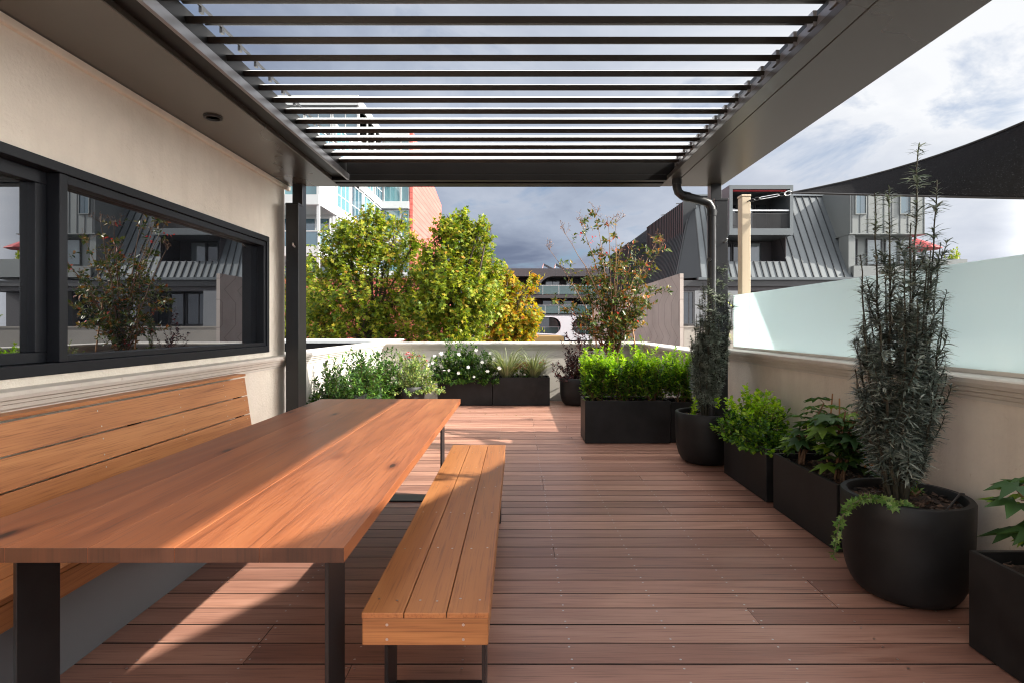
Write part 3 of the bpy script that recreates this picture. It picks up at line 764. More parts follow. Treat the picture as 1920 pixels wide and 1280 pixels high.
bn = thing('bench', (-.29, 2.93, 0), 'free standing three plank timber bench with black steel legs beside the table', 'bench')
for i in range(3):
    x0 = -.49+i*.1345
    mb = MB(); mb.box(x0, x0+.131, 1.718, 4.155, .4325, .45); mb.cur = 1
    for yy in (1.80, 2.22, 2.64, 3.06, 3.48, 3.90, 4.08):
        for ox in (.035, .096): screw(mb, (x0+ox+random.uniform(-.004, .004), yy+random.uniform(-.01, .01), .45), (0, 0, 1))
    mb.build('seat_board', [M['bench'], M['screw']], bn, bevel=.002)
mb = MB(); mb.box(-.488, -.092, 1.720, 1.740, .347, .4315); mb.cur = 1
for xx in (-.41, -.17):
    for zz in (.366, .412): screw(mb, (xx, 1.720, zz), (0, -1, 0), .005)
mb.build('end_apron', [M['bench_x'], M['screw']], bn, bevel=.002)
MB().box(-.488, -.092, 4.133, 4.153, .347, .4315).build('end_apron', M['bench_x'], bn, bevel=.002)
for xx in (-.488, -.112):
    mb = MB(); mb.box(xx, xx+.02, 1.741, 4.132, .347, .4315); mb.cur = 1
    if xx > -.2:
        for yy in (1.78, 2.2, 2.62, 3.04, 3.46, 3.9):
            for zz in (.37, .41): screw(mb, (xx+.02, yy, zz), (1, 0, 0))
    mb.build('side_apron', [M['bench'], M['screw']], bn, bevel=.002)
for yy in (1.92, 3.74):
    fr_ = MB().box(-.455, -.125, yy, yy+.15, .4205, .4315).build('leg_frame', M['steel'], bn, bevel=.002)
    for xx in (-.467, -.125): MB().box(xx, xx+.012, yy, yy+.15, .0135, .4195 if 0 else .43).build('leg', M['steel'], fr_, bevel=.0015)
    MB().box(-.467, -.113, yy, yy+.15, .0015, .013).build('foot_bar', M['steel'], fr_, bevel=.0015)

wb = thing('wall_bench', (-2.05, 2.2, 0), 'built in timber wall bench with plank backrest under the dark window', 'bench')
Y0, Y1 = -.9, 4.62
MB().box(-2.30, -1.77, Y0, 4.60, .0, .34).build('plinth', M['greywall'], wb)
for i in range(4):
    x1 = -1.70-i*.1355
    MB().box(x1-.131, x1, Y0, Y1, .43, .45).build('seat_board', M['bench'], wb, bevel=.002)
MB().box(-1.725, -1.703, Y0, Y1-.002, .335, .425).build('seat_apron', M['bench'], wb, bevel=.002)
p_b = Vector((-2.235, 0, .455)); p_t = Vector((-2.305, 0, .925)); up_ = (p_t-p_b).normalized(); nn = Vector((up_.z, 0, -up_.x))
bh = .147
for i in range(3):
    o_ = p_b+up_*(i*(bh+.008)+.01)
    mb = MB(); mb.obox(o_, Vector((0, 1, 0)), up_, nn, Y0, Y1, 0, bh, -.02, 0); mb.cur = 1
    for yy in (.55, 1.12, 1.78, 2.28, 2.36, 3.0, 3.72, 4.28, 4.57):
        for b_ in (.03, bh-.03): screw(mb, o_+Vector((0, yy+random.uniform(-.01, .01), 0))+up_*b_, nn, .0048)
    mb.build('backrest_board', [M['bench'], M['screw']], wb, bevel=.002)
MB().box(-2.388, -2.296, Y0, Y1, .929, .949).build('top_board', M['bench'], wb, bevel=.002)
for yy in (.2, 1.3, 2.32, 3.3, 4.52): MB().obox(p_b, Vector((0, 1, 0)), up_, nn, yy, yy+.045, -.005, .465, -.075, -.0215).build('backrest_batten', M['under'], wb)

# ------------------------------------------------------------------ planters and pots
G1 = 'black box planters along the right wall'; G2 = 'tall black box planters at the far end'; G3 = 'round black plant pots'
planter_box(1.90, 2.30, 4.175, 5.03, .41, 'low black box planter of bright green shrub right of the smaller conifer pot', G1, 150)
planter_box(1.90, 2.30, 3.25, 4.06, .41, 'low black box planter with staked hydrangeas, behind the big conifer pot', G1, 420)
planter_box(1.90, 2.34, 1.50, 2.302, .41, 'low black box planter cut off at the lower right corner', G1, 420)
planter_box(-1.36, -.425, 9.30, 9.74, .48, 'tall black box planter of white gardenias against the far parapet', G2, 60)
planter_box(-.415, .553, 9.30, 9.74, .48, 'tall black box planter of sedge grass and rust sedum at the far wall', G2, 60)
planter_box(.78, 1.764, 6.29, 6.74, .49, 'wide black box planter of bright hedge standing out on the deck', G2, 120)
planter_box(1.78, 2.14, 6.33, 6.74, .47, 'black box planter tucked behind the smaller conifer pot beside the post', G2, 60)
planter_box(-2.36, -1.98, 6.05, 7.0, .46, 'black box planter of dark camellias nearest the left post', G2, 60)
planter_box(-2.36, -1.98, 7.03, 7.98, .46, 'black box planter of camellias midway along the left parapet', G2, 60)
round_pot(1.88, 5.46, .295, .50, 'medium round black pot holding the smaller grey conifer by the post', G3, 260)
round_pot(1.97, 2.78, .285, .505, 'large round black pot holding the tall dark conifer in the foreground', G3, 520)
round_pot(1.03, 9.42, .30, .47, 'round black pot with burgundy foliage in the far corner', G3, 60)
round_pot(1.60, 9.0, .30, .47, 'round black pot of the crepe myrtle tree hidden behind the hedge planter', G3, 60)
round_pot(-1.72, 8.55, .27, .42, 'round black pot with variegated shrub behind the table end', G3, 60)

# shrubs -----------------------------------------------------------------
shrub('camellia_shrub', 'loose dark green camellia shrub beside the left pergola post', 'shrub', (-2.17, 6.45, .40), .27, .42, .52, 130, 13, .062, L['camellia'], OVAL, 'camellias along the left parapet', .2, .25, nstem=9)
shrub('camellia_shrub', 'tall upright camellia shrub in the middle of the left parapet', 'shrub', (-2.12, 7.45, .40), .30, .44, .63, 190, 13, .066, L['camellia'], OVAL, 'camellias along the left parapet', .22, .25, nstem=9)
shrub('camellia_shrub', 'dark camellia shrub in the far left corner next to the variegated shrub', 'shrub', (-2.06, 8.3, .25), .30, .38, .72, 190, 13, .066, L['camellia'], OVAL, 'camellias along the left parapet', .22, .3, nstem=9)
shrub('variegated_shrub', 'pale variegated bushy shrub behind the far end of the table', 'shrub', (-1.66, 8.5, .32), .44, .34, .60, 230, 12, .055, L['varieg'], OVAL, None, .16, .3)
# coneflowers
cf = thing('coneflower_plant', (-1.78, 9.3, .3), 'coneflower plant with pink red flowers in front of the far parapet', 'flowering plant')
tops = [at(px, py, 9.25) for px, py in ((762, 663), (768, 668), (773, 664), (760, 672), (781, 667), (786, 666), (776, 670), (800, 675), (766, 660))]
mb = MB()
for q in tops: mb.tube([Vector((-1.78+random.uniform(-.1, .1), 9.3, .36)), q.lerp(Vector((-1.78, 9.3, .36)), .4)+Vector((0, 0, .05)), q], .004, 5)
mb.build('stem', M['stemg'], cf, smooth=True)
pr = None
for i, q in enumerate(tops):
    loc = q-wloc(cf)
    if pr is None: pr = flower_proto('flower', M['flow_pink'], .045, 9, cf, loc, -.35, 1, M['cone'])
    else:
        c = copy_part(pr, cf, loc, random.uniform(0, 6), random.uniform(.8, 1.2))
a_ = rng.uniform(0, 6.28, 70)
P = np.array([-1.80, 9.28, .36])+np.stack([rng.uniform(-.22, .22, 70), rng.uniform(-.08, .08, 70), np.zeros(70)], 1)
leaves('grass_leaf', P, np.stack([np.cos(a_)*.35, np.sin(a_)*.35, np.ones(70)], 1), np.stack([-np.cos(a_), -np.sin(a_), np.zeros(70)+.3], 1)*-1, rng.uniform(.4, .62, 70), BLADE, L['grass'], cf)

gd = shrub('gardenia_shrub', 'dense gardenia bush with white flowers spilling over its black planter', 'flowering shrub', (-.95, 9.46, .38), .70, .34, .60, 520, 12, .064, L['gardenia'], OVAL, None, .15, .4)
pr = None
for px, py in ((833, 695), (827, 663), (860, 664), (904, 679), (889, 706), (842, 694), (914, 696), (919, 662), (893, 656), (860, 699), (926, 672), (936, 690), (812, 680), (815, 667), (878, 688), (802, 684)):
    q = at(px, py, 9.16 if py > 675 else 9.3); loc = q-wloc(gd)
    if pr is None: pr = flower_proto('flower', M['flow_white'], .04, 6, gd, loc, .2, 2)
    else: copy_part(pr, gd, loc, random.uniform(0, 6), random.uniform(.7, 1.15)).rotation_euler = (random.uniform(.6, 1.4), random.uniform(-.4, .4), random.uniform(-.4, .4))
def sedge(x, y, z, n, ln, label, sp):
    root = thing('sedge_grass', (x, y, z), label, 'ornamental grass', 'sedge tufts in the far planter')
    a = rng.uniform(0, 6.283, n); s = rng.uniform(.15, sp, n)
    D = np.stack([np.cos(a)*s, np.sin(a)*s, np.ones(n)], 1); N = np.stack([-np.cos(a), -np.sin(a), s], 1)
    P = np.array([x, y, z])+np.stack([np.cos(a)*.05, np.sin(a)*.05, np.zeros(n)], 1)
    leaves('blades', P, D, N, rng.uniform(.6, 1.1, n)*ln*1.35, BLADE, L['grass'], root, Wd=1.3)
    MB().lathe([(.05, 0), (.06, .03), (.03, .08)], (x, y, z), 10).build('crown', M['stemg'], root)
sedge(-.18, 9.48, .43, 230, .46, 'fountain of pale sedge grass left of the rust sedum', .95)
sedge(.27, 9.50, .43, 230, .42, 'fountain of pale sedge grass right of the rust sedum', 1.0)
sed = thing('sedum_plant', (.05, 9.40, .43), 'sedum with flat rust coloured flower heads between two grass tufts', 'flowering plant')
mb = MB(); heads = [(972, 682), (985, 680), (992, 683), (976, 686), (984, 690), (968, 688)]; first = None
for px, py in heads:
    q = at(px, py, 9.36); mb.tube([(.05, 9.42, .42), q], .005, 5)
mb.build('stem', M['stemg'], sed)
for px, py in heads:
    q = at(px, py, 9.36); n_ = 60
    P = np.array(q)+rng.normal(0, 1, (n_, 3))*np.array([.035, .03, .010]); D = rng.normal(0, 1, (n_, 3))
    leaves('flower_head', P, D, rng.normal(0, 1, (n_, 3)), np.full(n_, .018), ROUND, M['flow_rust'], sed)
leaves('foliage', *twig_leaves(np.array([[.0, 9.4, .43], [.08, 9.38, .43], [.15, 9.4, .43]]), np.array([[-.03, 9.34, .6], [.08, 9.3, .62], [.2, 9.34, .6]]), 14, .07, flat=.5), ROUND, L['gardenia'], sed)
# rudbeckia in the same planter
rb = thing('rust_daisy', (.40, 9.42, .43), 'small rust daisies with dark cones at the right end of the sedge planter', 'flowering plant')
mb = MB(); pr = None
for px, py in ((1014, 678), (1019, 674), (1022, 680), (1011, 680)):
    q = at(px, py, 9.36); mb.tube([(.42, 9.45, .42), q], .003, 4)
mb.build('stem', M['stemg'], rb)
for px, py in ((1014, 678), (1019, 674), (1022, 680), (1011, 680)):
    loc = at(px, py, 9.36)-wloc(rb)
    if pr is None: pr = flower_proto('flower', M['flow_rust'], .03, 8, rb, loc, -.4, 1, M['cone'])
    else: copy_part(pr, rb, loc, 1.)
shrub('burgundy_shrub', 'dark burgundy leaved shrub in the round pot at the far corner', 'shrub', (1.06, 9.42, .42), .44, .38, .86, 210, 16, .055, L['burgundy'], OVAL, None, .26, .15, up=.3, lump=.35, nstem=8)
sp_ = [((.95, 6.50, .44), .19, .19, 'bright green hedge shrub at the left end of the wide black planter'), ((1.27, 6.52, .44), .20, .20, 'bright green hedge shrub in the middle of the wide black planter'), ((1.60, 6.52, .44), .20, .20, 'bright green hedge shrub at the right end of the wide black planter'), ((1.95, 6.53, .43), .18, .19, 'bright green hedge shrub in the planter behind the conifer pot')]
for (b_, rx_, ry_, lb) in sp_:
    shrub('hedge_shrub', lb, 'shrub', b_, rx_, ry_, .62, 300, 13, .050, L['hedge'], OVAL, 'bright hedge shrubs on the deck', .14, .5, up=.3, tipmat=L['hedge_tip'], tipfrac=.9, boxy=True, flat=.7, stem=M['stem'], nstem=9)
shrub('grey_shrub', 'soft grey green shrub standing behind the hedge near the right parapet', 'shrub', (1.95, 8.3, .3), .36, .36, .74, 220, 12, .04, L['varieg'], NARROW, None, .16, .4)
shrub('box_shrub', 'bright green leafy shrub spilling from the low planter on the right', 'shrub', (2.06, 4.64, .36), .31, .50, .40, 330, 13, .044, L['hedge'], ROUND, None, .15, .4, up=.3, tipmat=L['hedge_tip'], tipfrac=1.1, flat=.7, lean=(0, .1))
shrub('box_shrub', 'small low sprig of bright leaves at the base of the smaller conifer', 'shrub', (1.72, 5.34, .44), .05, .05, .22, 12, 9, .045, L['hedge_tip'], OVAL, None, .12, .2)

# crepe myrtle -------------------------------------------------------------
cm = thing('crepe_myrtle', (1.58, 8.95, .42), 'slender crepe myrtle tree with bronze and red leaves tied to two stakes', 'tree')
mb = MB(); base = Vector((1.60, 9.0, .40)); tw0 = []; tw1 = []; seedp = []
tips_px = [(1030, 470, .6), (1060, 440, .5), (1090, 420, .7), (1118, 402, .6), (1140, 425, 1), (1155, 418, .3), (1180, 470, .8), (1200, 500, .9), (1238, 470, .8), (1230, 455, .6), (1210, 520, 1), (1040, 565, .7), (1065, 580, .9), (1240, 545, .9), (1220, 575, .9), (1095, 620, .8), (1130, 545, 1), (1105, 520, .9), (1170, 560, 1), (1150, 600, 1), (1195, 615, .9), (1110, 565, .9), (1175, 520, .9), (1125, 480, .9), (1160, 480, .8), (1085, 540, .8), (1205, 560, .8), (1140, 640, .6)]
for (px, py, dens) in tips_px:
    q = at(px, py, 8.95+random.uniform(-.5, .5)); s_ = Vector((1.60+random.uniform(-.03, .03), 9.0, random.uniform(.55, 1.25)))
    pts = []
    for i in range(9):
        u = i/8; p = s_.lerp(q, u); p.z += .16*math.sin(math.pi*u)*(1 if u < 1 else 0); p += Vector((random.uniform(-.012, .012), random.uniform(-.012, .012), 0)); pts.append(p)
    mb.tube(pts, [.013*(1-.75*i/8) for i in range(9)], 6)
    for i in range(2, 9):
        for _ in range(3 if dens > .55 else 2):
            if random.random() > dens: continue
            d_ = Vector((random.uniform(-1, 1), random.uniform(-1, 1), random.uniform(-.2, .9))).normalized()
            L_ = random.uniform(.10, .24); tw0.append(pts[i]); tw1.append(pts[i]+d_*L_)
    if py < 530:
        for _ in range(7):
            d_ = Vector((random.uniform(-.6, .6), random.uniform(-.6, .6), random.uniform(.3, 1))).normalized(); e = q+d_*random.uniform(.06, .2)
            mb.tube([q, e], .0022, 3); seedp.append(e)
            for _ in range(4):
                e2 = e+Vector((random.uniform(-.04, .04), random.uniform(-.04, .04), random.uniform(-.01, .05))); mb.tube([e, e2], .0015, 3); seedp.append(e2)
mb.tube([base, Vector((1.61, 9.0, .8)), Vector((1.60, 9.0, 1.3))], [.026, .022, .014], 8)
tw0 = np.array(tw0); tw1 = np.array(tw1); sticks(mb, tw0, tw1, .0025)
mb.build('branches', M['stem'], cm, smooth=True)
redm = rng.random(len(tw0)) < .025
near_red = np.linalg.norm(tw1-np.array(at(1142, 445, 8.95)), axis=1) < .38
redm = redm | (near_red & (rng.random(len(tw0)) < .5))
leaves('foliage', *twig_leaves(tw0[~redm], tw1[~redm], 9, .08, up=.3, droop=.2, flat=.4), OVAL, L['myrtle'], cm)
leaves('red_foliage', *twig_leaves(tw0[redm], tw1[redm], 4, .065, up=.3, droop=.4, flat=.4), OVAL, L['myrtle_red'], cm)
sp2 = np.array(seedp); n_ = len(sp2)
leaves('seed_heads', sp2, rng.normal(0, 1, (n_, 3)), rng.normal(0, 1, (n_, 3)), np.full(n_, .016), ROUND, L['seed'], cm)
for i, (a, b) in enumerate((((1120, 660), (1110, 570)), ((1201, 660), (1178, 560)))):
    st = thing('garden_stake', at(a[0], a[1], 8.9), ('thin timber stake leaning left of the crepe myrtle trunk', 'straight timber stake right of the crepe myrtle trunk')[i], 'stake')
    q0 = at(a[0]+(6 if i == 0 else 0), 700, 8.9); q0.z = .40; MB().tube([q0, at(b[0], b[1], 8.9)], .012, 8).build('rod', M['stake'], st, smooth=True)
    q = at(a[0]+(b[0]-a[0])*.4, a[1]+(b[1]-a[1])*.4, 8.9); MB().tube([q, q.lerp(Vector((1.60, 8.98, q.z)), .5)+Vector((0, 0, -.02)), Vector((1.59, 8.97, q.z))], .013, 6).build('tie', M['stake'], st, smooth=True)
shrub('mallow_sprig', 'small feathery yellow green foliage low in front of the crepe myrtle', 'plant', at(1108, 655, 9.2), .10, .1, .85, 26, 10, .045, L['varieg'], NARROW, None, .2, .1)

# conifers ------------------------------------------------------------------
def conifer(cx, cy, z, tops, nside, nlen, mat, label, spread, nd_len, rad=.012, dens=300, wd=1.):
    root = thing('plum_yew', (cx, cy, z), label, 'conifer')
    mb = MB(); P = []; D = []; N = []; S = []
    shoots = []
    for q in tops:
        q = Vector(q); s_ = Vector((cx+(q.x-cx)*.12+random.uniform(-.02, .02), cy+(q.y-cy)*.15+random.uniform(-.02, .02), z-.01))
        c1 = s_+(q-s_)*.5; c1.x += (q.x-cx)*.22; c1.y += (q.y-cy)*.22
        pts = [(1-u)**2*s_+2*u*(1-u)*c1+u*u*q for u in [i/14 for i in range(15)]]
        for i in range(1, 14): pts[i] += Vector((random.uniform(-.006, .006), random.uniform(-.006, .006), 0))
        shoots.append((pts, rad, .16, 1))
        for _ in range(nside):
            i = random.randint(2, 10); p = pts[i]; a = random.uniform(0, 6.283); l_ = nlen*random.uniform(.5, 1.2)
            e = p+Vector((math.cos(a)*l_*spread, math.sin(a)*l_*spread, l_))
            m_ = p.lerp(e, .5)+Vector((math.cos(a)*l_*.12, math.sin(a)*l_*.12, -.02))
            shoots.append(([(1-u)**2*p+2*u*(1-u)*m_+u*u*e for u in [j/6 for j in range(7)]], rad*.45, 0., 0))
    for pts, r_, t0, main in shoots:
        n = len(pts); mb.tube(pts, [r_*(1-.72*i/(n-1)) for i in range(n)], 5)
        ln = sum((pts[i+1]-pts[i]).length for i in range(n-1)); k = int(ln*dens)
        A_ = np.array(pts); u = np.sort(rng.uniform(t0, 1., k)); ph = random.uniform(0, 6)
        if main:   # needles bunch into whorls along the stem
            wv = .5+.5*np.sin(u*ln*2*np.pi/.17+ph); keep = rng.random(k) < (.25+.75*wv**1.5); u = u[keep]; wv = wv[keep]
        else: wv = np.full(len(u), .6)
        k = len(u); f = u*(n-1); i0 = np.minimum(f.astype(int), n-2); fr = (f-i0)[:, None]
        pp = A_[i0]*(1-fr)+A_[i0+1]*fr; ax = unit(A_[i0+1]-A_[i0])
        a = rng.uniform(0, 6.283, k); e1 = unit(np.cross(ax, np.array([[0.3, 1., 0.1]]))); e2 = np.cross(ax, e1)
        radv = np.cos(a)[:, None]*e1+np.sin(a)[:, None]*e2
        P.append(pp); D.append(radv+ax*rng.uniform(.15, .9, (k, 1))+np.array([0, 0, -.3])*wv[:, None]); N.append(ax+rng.normal(0, .15, (k, 3))); S.append(nd_len*(.5+.75*wv)*rng.uniform(.7, 1.15, k)*np.where(u > .97, .7, 1))
    mb.build('stems', M['yewstem'], root, smooth=True)
    leaves('needles', np.concatenate(P), np.concatenate(D), np.concatenate(N), np.concatenate(S), NEEDLE, mat, root, Wd=wd)
    return root
T2 = [at(px, py, 2.78+dd) for px, py, dd in ((1723, 270, .0), (1757, 338, .06), (1667, 350, -.05), (1640, 362, .05), (1708, 418, -.1), (1613, 478, 0.), (1764, 455, .08), (1696, 490, -.12), (1716, 500, .12), (1738, 500, -.06), (1660, 520, .1), (1745, 470, .0),
      (1608, 640, .05), (1618, 590, -.06), (1766, 625, -.03), (1775, 700, .05), (1630, 560, .12), (1690, 560, .15), (1720, 560, -.15), (1770, 560, .12), (1603, 690, -.02), (1650, 600, -.15), (1760, 720, -.1), (1640, 700, .15), (1700, 640, -.17), (1735, 660, .16))]
conifer(1.93, 2.78, .45, T2, 9, .16, L['yew'], 'tall dark plum yew with long upright shoots in the large foreground pot', .45, .060, .009, 430, 1.15)
T1 = [at(px, py, 5.46+dd) for px, py, dd in ((1357, 488, 0), (1329, 522, -.08), (1318, 528, .05), (1366, 515, .06), (1375, 556, -.02), (1340, 540, -.12), (1352, 540, .1), (1311, 560, 0), (1345, 500, .0), (1322, 545, .12), (1334, 530, .0), (1303, 610, .04), (1306, 590, -.08), (1360, 570, .1), (1350, 585, -.15), (1296, 640, 0), (1316, 600, .16), (1358, 650, .05), (1330, 590, -.16), (1352, 690, -.12), (1300, 680, .1), (1368, 620, 0))]
conifer(1.88, 5.46, .45, T1, 12, .15, L['yew_lit'], 'smaller dense grey green plum yew in the round pot beside the pergola post', .4, .052, .009, 520, 1.7)

# hydrangeas ------------------------------------------------------------------
def hydrangea(base, stems, label, size, dry=(), nl=8):
    root = thing('hydrangea', base, label, 'shrub', 'oakleaf hydrangeas on the right')
    mb = MB(); P = []; D = []; N = []; S = []
    for q in stems:
        q = Vector(q); b = Vector(base)+Vector((random.uniform(-.03, .03), random.uniform(-.05, .05), -.02))
        m_ = b.lerp(q, .55)+Vector((random.uniform(-.02, .02), random.uniform(-.02, .02), .05))
        pts = [(1-u)**2*b+2*u*(1-u)*m_+u*u*q for u in [i/6 for i in range(7)]]
        mb.tube(pts, [.009-.0008*i for i in range(7)], 6)
        for i in range(nl):
            u = .45+.55*i/(nl-1); a = i*2.4+random.uniform(0, 1); p = b.lerp(q, u) if u < 1 else q
            d_ = Vector((math.cos(a), math.sin(a), random.uniform(-.15, .5))).normalized(); e = p+d_*random.uniform(.03, .07)
            mb.tube([p, e], .0022, 4); P.append(e); D.append(d_+Vector((0, 0, -.25))); N.append(Vector((random.uniform(-.3, .3), random.uniform(-.3, .3), 1))); S.append(size*random.uniform(.6, 1.15))
    mb.build('stems', M['stem'], root, smooth=True)
    leaves('foliage', np.array(P), np.array(D), np.array(N), np.array(S), OAKLEAF, L['hydr'], root)
    for q in dry:
        n_ = 46; pp = np.array(q)+rng.normal(0, 1, (n_, 3))*np.array([.014, .014, .020])
        leaves('dry_flower', pp, rng.normal(0, 1, (n_, 3)), rng.normal(0, 1, (n_, 3)), np.full(n_, .024), ROUND, M['flow_dry'], root)
    return root
hydrangea((2.03, 3.92, .37), [at(1545, 755, 3.9), at(1515, 790, 3.85), at(1560, 775, 4.0), at(1500, 815, 3.9)], 'staked hydrangea with brownish leaves at the far end of its low planter', .15, [at(1543, 803, 3.85)], 13)
hydrangea((2.06, 3.50, .37), [at(1585, 770, 3.45), at(1612, 755, 3.5), at(1600, 790, 3.42), at(1618, 815, 3.4), at(1572, 785, 3.5), at(1600, 840, 3.42)], 'big leaved hydrangea with drying flower head just left of the tall dark conifer', .17, [at(1628, 858, 3.4), at(1618, 775, 3.5)], 12)
hydrangea((2.14, 2.02, .37), [at(1925, 880, 2.05), at(1940, 900, 2.0), at(1905, 915, 2.05), at(1960, 860, 2.1)], 'hydrangea with long green leaves entering at the right edge of the photo', .17, (), 6)
for a, b, d_, lb in (((1550, 830), (1561, 737), 3.95, 'short thin cane leaning in the far end of the hydrangea planter'), ((1574, 893), (1574, 746), 3.55, 'thin upright cane in the middle of the hydrangea planter')):
    q0 = at(a[0], a[1], d_); q0.z = .35; MB().tube([q0, at(b[0], b[1], d_)], .005, 8).build('garden_cane', M['stake'], smooth=True, origin=tuple(q0))
    tag(bpy.context.scene.objects[-1] if 0 else COL.objects[-1], lb, 'cane')
# ivy over the rim of the big pot
iv = thing('ivy', (1.72, 2.68, .46), 'green ivy trailing over the rim of the large round pot', 'ivy')
tr_ = [[(1.92, 2.66, .47), (1.83, 2.62, .50), (1.74, 2.60, .53), (1.655, 2.62, .525), (1.59, 2.62, .49), (1.545, 2.62, .42), (1.53, 2.62, .33), (1.515, 2.62, .24)],
       [(1.90, 2.62, .47), (1.80, 2.58, .52), (1.71, 2.61, .53), (1.645, 2.64, .52), (1.59, 2.64, .46)], [(1.9, 2.6, .47), (1.84, 2.58, .49), (1.78, 2.57, .50), (1.74, 2.55, .515)]]
mb = MB(); p0_ = []; p1_ = []
for pth in tr_:
    mb.tube(pth, .003, 5)
    for a, b in zip(pth[:-1], pth[1:]): p0_.append(a); p1_.append(b)
mb.build('vine', M['stemg'], iv, smooth=True)
leaves('foliage', *twig_leaves(np.array(p0_, float), np.array(p1_, float), 15, .032, t0=0., up=.0, flat=.6), LOBED, L['ivy'], iv)
shrub('ground_sprig', 'little green sprig behind the trunk of the tall dark conifer', 'plant', (2.08, 2.90, .45), .07, .05, .10, 16, 8, .03, L['ivy'], OVAL, None, .08, .2)
for pts, lb in (([(1.98, 2.60, .452), (2.06, 2.63, .457), (2.16, 2.70, .49), (2.22, 2.74, .512), (2.27, 2.78, .50), (2.30, 2.83, .3)], 'thin black irrigation hose over the rim of the large round pot'),
                ([(2.0, 3.7, .37), (2.12, 3.76, .39), (2.22, 3.8, .41), (2.29, 3.82, .415), (2.32, 3.82, .3)], 'thin black irrigation hose crossing the hydrangea planter')):
    tag(MB().tube(pts, .0055, 8).build('irrigation_hose', M['rubber'], smooth=True, origin=pts[0]), lb, 'hose')
# fallen leaves
n_ = 46; P = np.stack([rng.uniform(-1., 1.0, n_), rng.uniform(8.2, 9.25, n_), np.full(n_, .004)], 1)
a_ = rng.uniform(0, 6.28, n_)
tag(leaves('fallen_leaves', P, np.stack([np.cos(a_), np.sin(a_), np.zeros(n_)+.05], 1), np.array([[0, 0, 1.]]).repeat(n_, 0)+rng.normal(0, .1, (n_, 3)), rng.uniform(.02, .045, n_), OVAL, L['litter']), 'scattered small fallen leaves on the far deck', 'leaves', kind='stuff')
# spiky yellow plant behind the glass end
yp = thing('spiky_plant', (2.75, 7.4, .6), 'spiky yellow green plant glimpsed beyond the end of the frosted glass', 'plant')
MB().tube([(2.75, 7.4, -4.2), (2.75, 7.4, 1.45)], .04, 8).build('trunk', M['bark'], yp, smooth=True)
for zz in (1.25, 1.5, 1.7):
    a_ = rng.uniform(0, 6.28, 34)
    leaves('blades', np.array([[2.75, 7.4, zz]]).repeat(34, 0), np.stack([np.cos(a_), np.sin(a_), rng.uniform(-.3, .9, 34)], 1), np.array([[0, 0, 1.]]).repeat(34, 0), rng.uniform(.12, .22, 34), BLADE, L['spiky'], yp, Wd=2.5)
# ------------------------------------------------------------------ street trees
def plane_tree(label, d, lobes, ntw, mat, trunk_px, lsize=.15, name='plane_tree', depth=1.2, nl=9):
    s = d/F; bx = (trunk_px-CX)*s
    root = thing(name, (bx, d, -4.2), label, 'tree', 'autumn plane trees beyond the parapet')
    wts = np.array([l[2]**2 for l in lobes], float); wts /= wts.sum()
    idx = rng.choice(len(lobes), ntw, p=wts)
    C_ = np.array([[(l[0]-CX)*s, d+rng.uniform(-.4, .4), EYE-(l[1]-CY)*s] for l in lobes]); Rr = np.array([l[2]*s for l in lobes])
    dr = unit(rng.normal(0, 1, (ntw, 3))); rad = rng.uniform(.12, 1., ntw)**(1/2.4)
    tip = C_[idx]+dr*(rad*Rr[idx])[:, None]*np.array([1, depth, 1.05])
    dirn = unit(dr*.8+np.array([0, 0, .75])+rng.normal(0, .3, (ntw, 3)))
    tw = .5*rng.uniform(.5, 1.1, ntw)[:, None]
    p0 = tip-dirn*tw
    P, D, N, S = twig_leaves(p0, tip, nl, lsize, t0=.1, up=.15, droop=.35, flat=.35)
    leaves('crown', P, D, N+rng.normal(0, .5, N.shape), S, LOBED, mat, root)
    mb = MB(); top = max(l[1] for l in lobes); cen = Vector((bx, d, EYE-(top-CY)*s))
    mb.tube([Vector((bx, d, -4.2)), Vector((bx+.05, d, -1.5)), cen], [.17, .14, .10], 8)
    for c, r in zip(C_, Rr):
        c = Vector(c); m_ = cen.lerp(c, .5)+Vector((random.uniform(-.15, .15), random.uniform(-.15, .15), .1))
        mb.tube([cen+Vector((0, 0, -.3)), m_, c, c+Vector((random.uniform(-.1, .1), 0, r*.7))], [.055, .035, .02, .008], 6)
    sub = rng.choice(ntw, min(ntw, 420), replace=False)
    for i in sub:
        c = Vector(C_[idx[i]]); a = Vector(p0[i]); mb.tube([c.lerp(a, .25), a, Vector(tip[i])], [.012, .008, .004], 4)
    mb.build('trunk', M['bark'], root, smooth=True)
    return root
plane_tree('large yellow green plane tree in front of the white apartment tower', 16., [(645, 470, 62), (690, 440, 52), (735, 455, 52), (620, 545, 70), (700, 545, 85), (765, 540, 55), (600, 620, 60), (690, 630, 80), (765, 625, 60), (694, 408, 24), (640, 425, 26), (748, 412, 24), (718, 415, 22), (660, 420, 20), (615, 480, 30), (785, 500, 34), (780, 455, 18)], 1750, L['plane'], 700, .115)
plane_tree('tall narrow plane tree in front of the red wall and cloudy sky', 15., [(858, 450, 48), (826, 500, 55), (895, 470, 40), (860, 550, 75), (905, 555, 52), (850, 630, 75), (866, 408, 22), (900, 422, 20), (832, 430, 22), (918, 500, 32), (880, 425, 20), (846, 418, 18), (915, 440, 18), (800, 570, 50), (805, 510, 32), (808, 468, 16)], 1750, L['plane'], 862, .113)
plane_tree('small golden orange plane tree at the right end of the row', 17.5, [(955, 565, 42), (985, 590, 36), (938, 610, 52), (972, 622, 42), (994, 532, 17), (930, 548, 34), (1000, 600, 20), (962, 530, 20), (950, 515, 14), (1003, 520, 9)], 700, L['plane_gold'], 955, .13)
plane_tree('green plane tree partly hidden by the left pergola post', 19., [(552, 545, 55), (545, 620, 60), (585, 560, 42), (600, 630, 45), (560, 500, 30)], 380, L['plane'], 560)

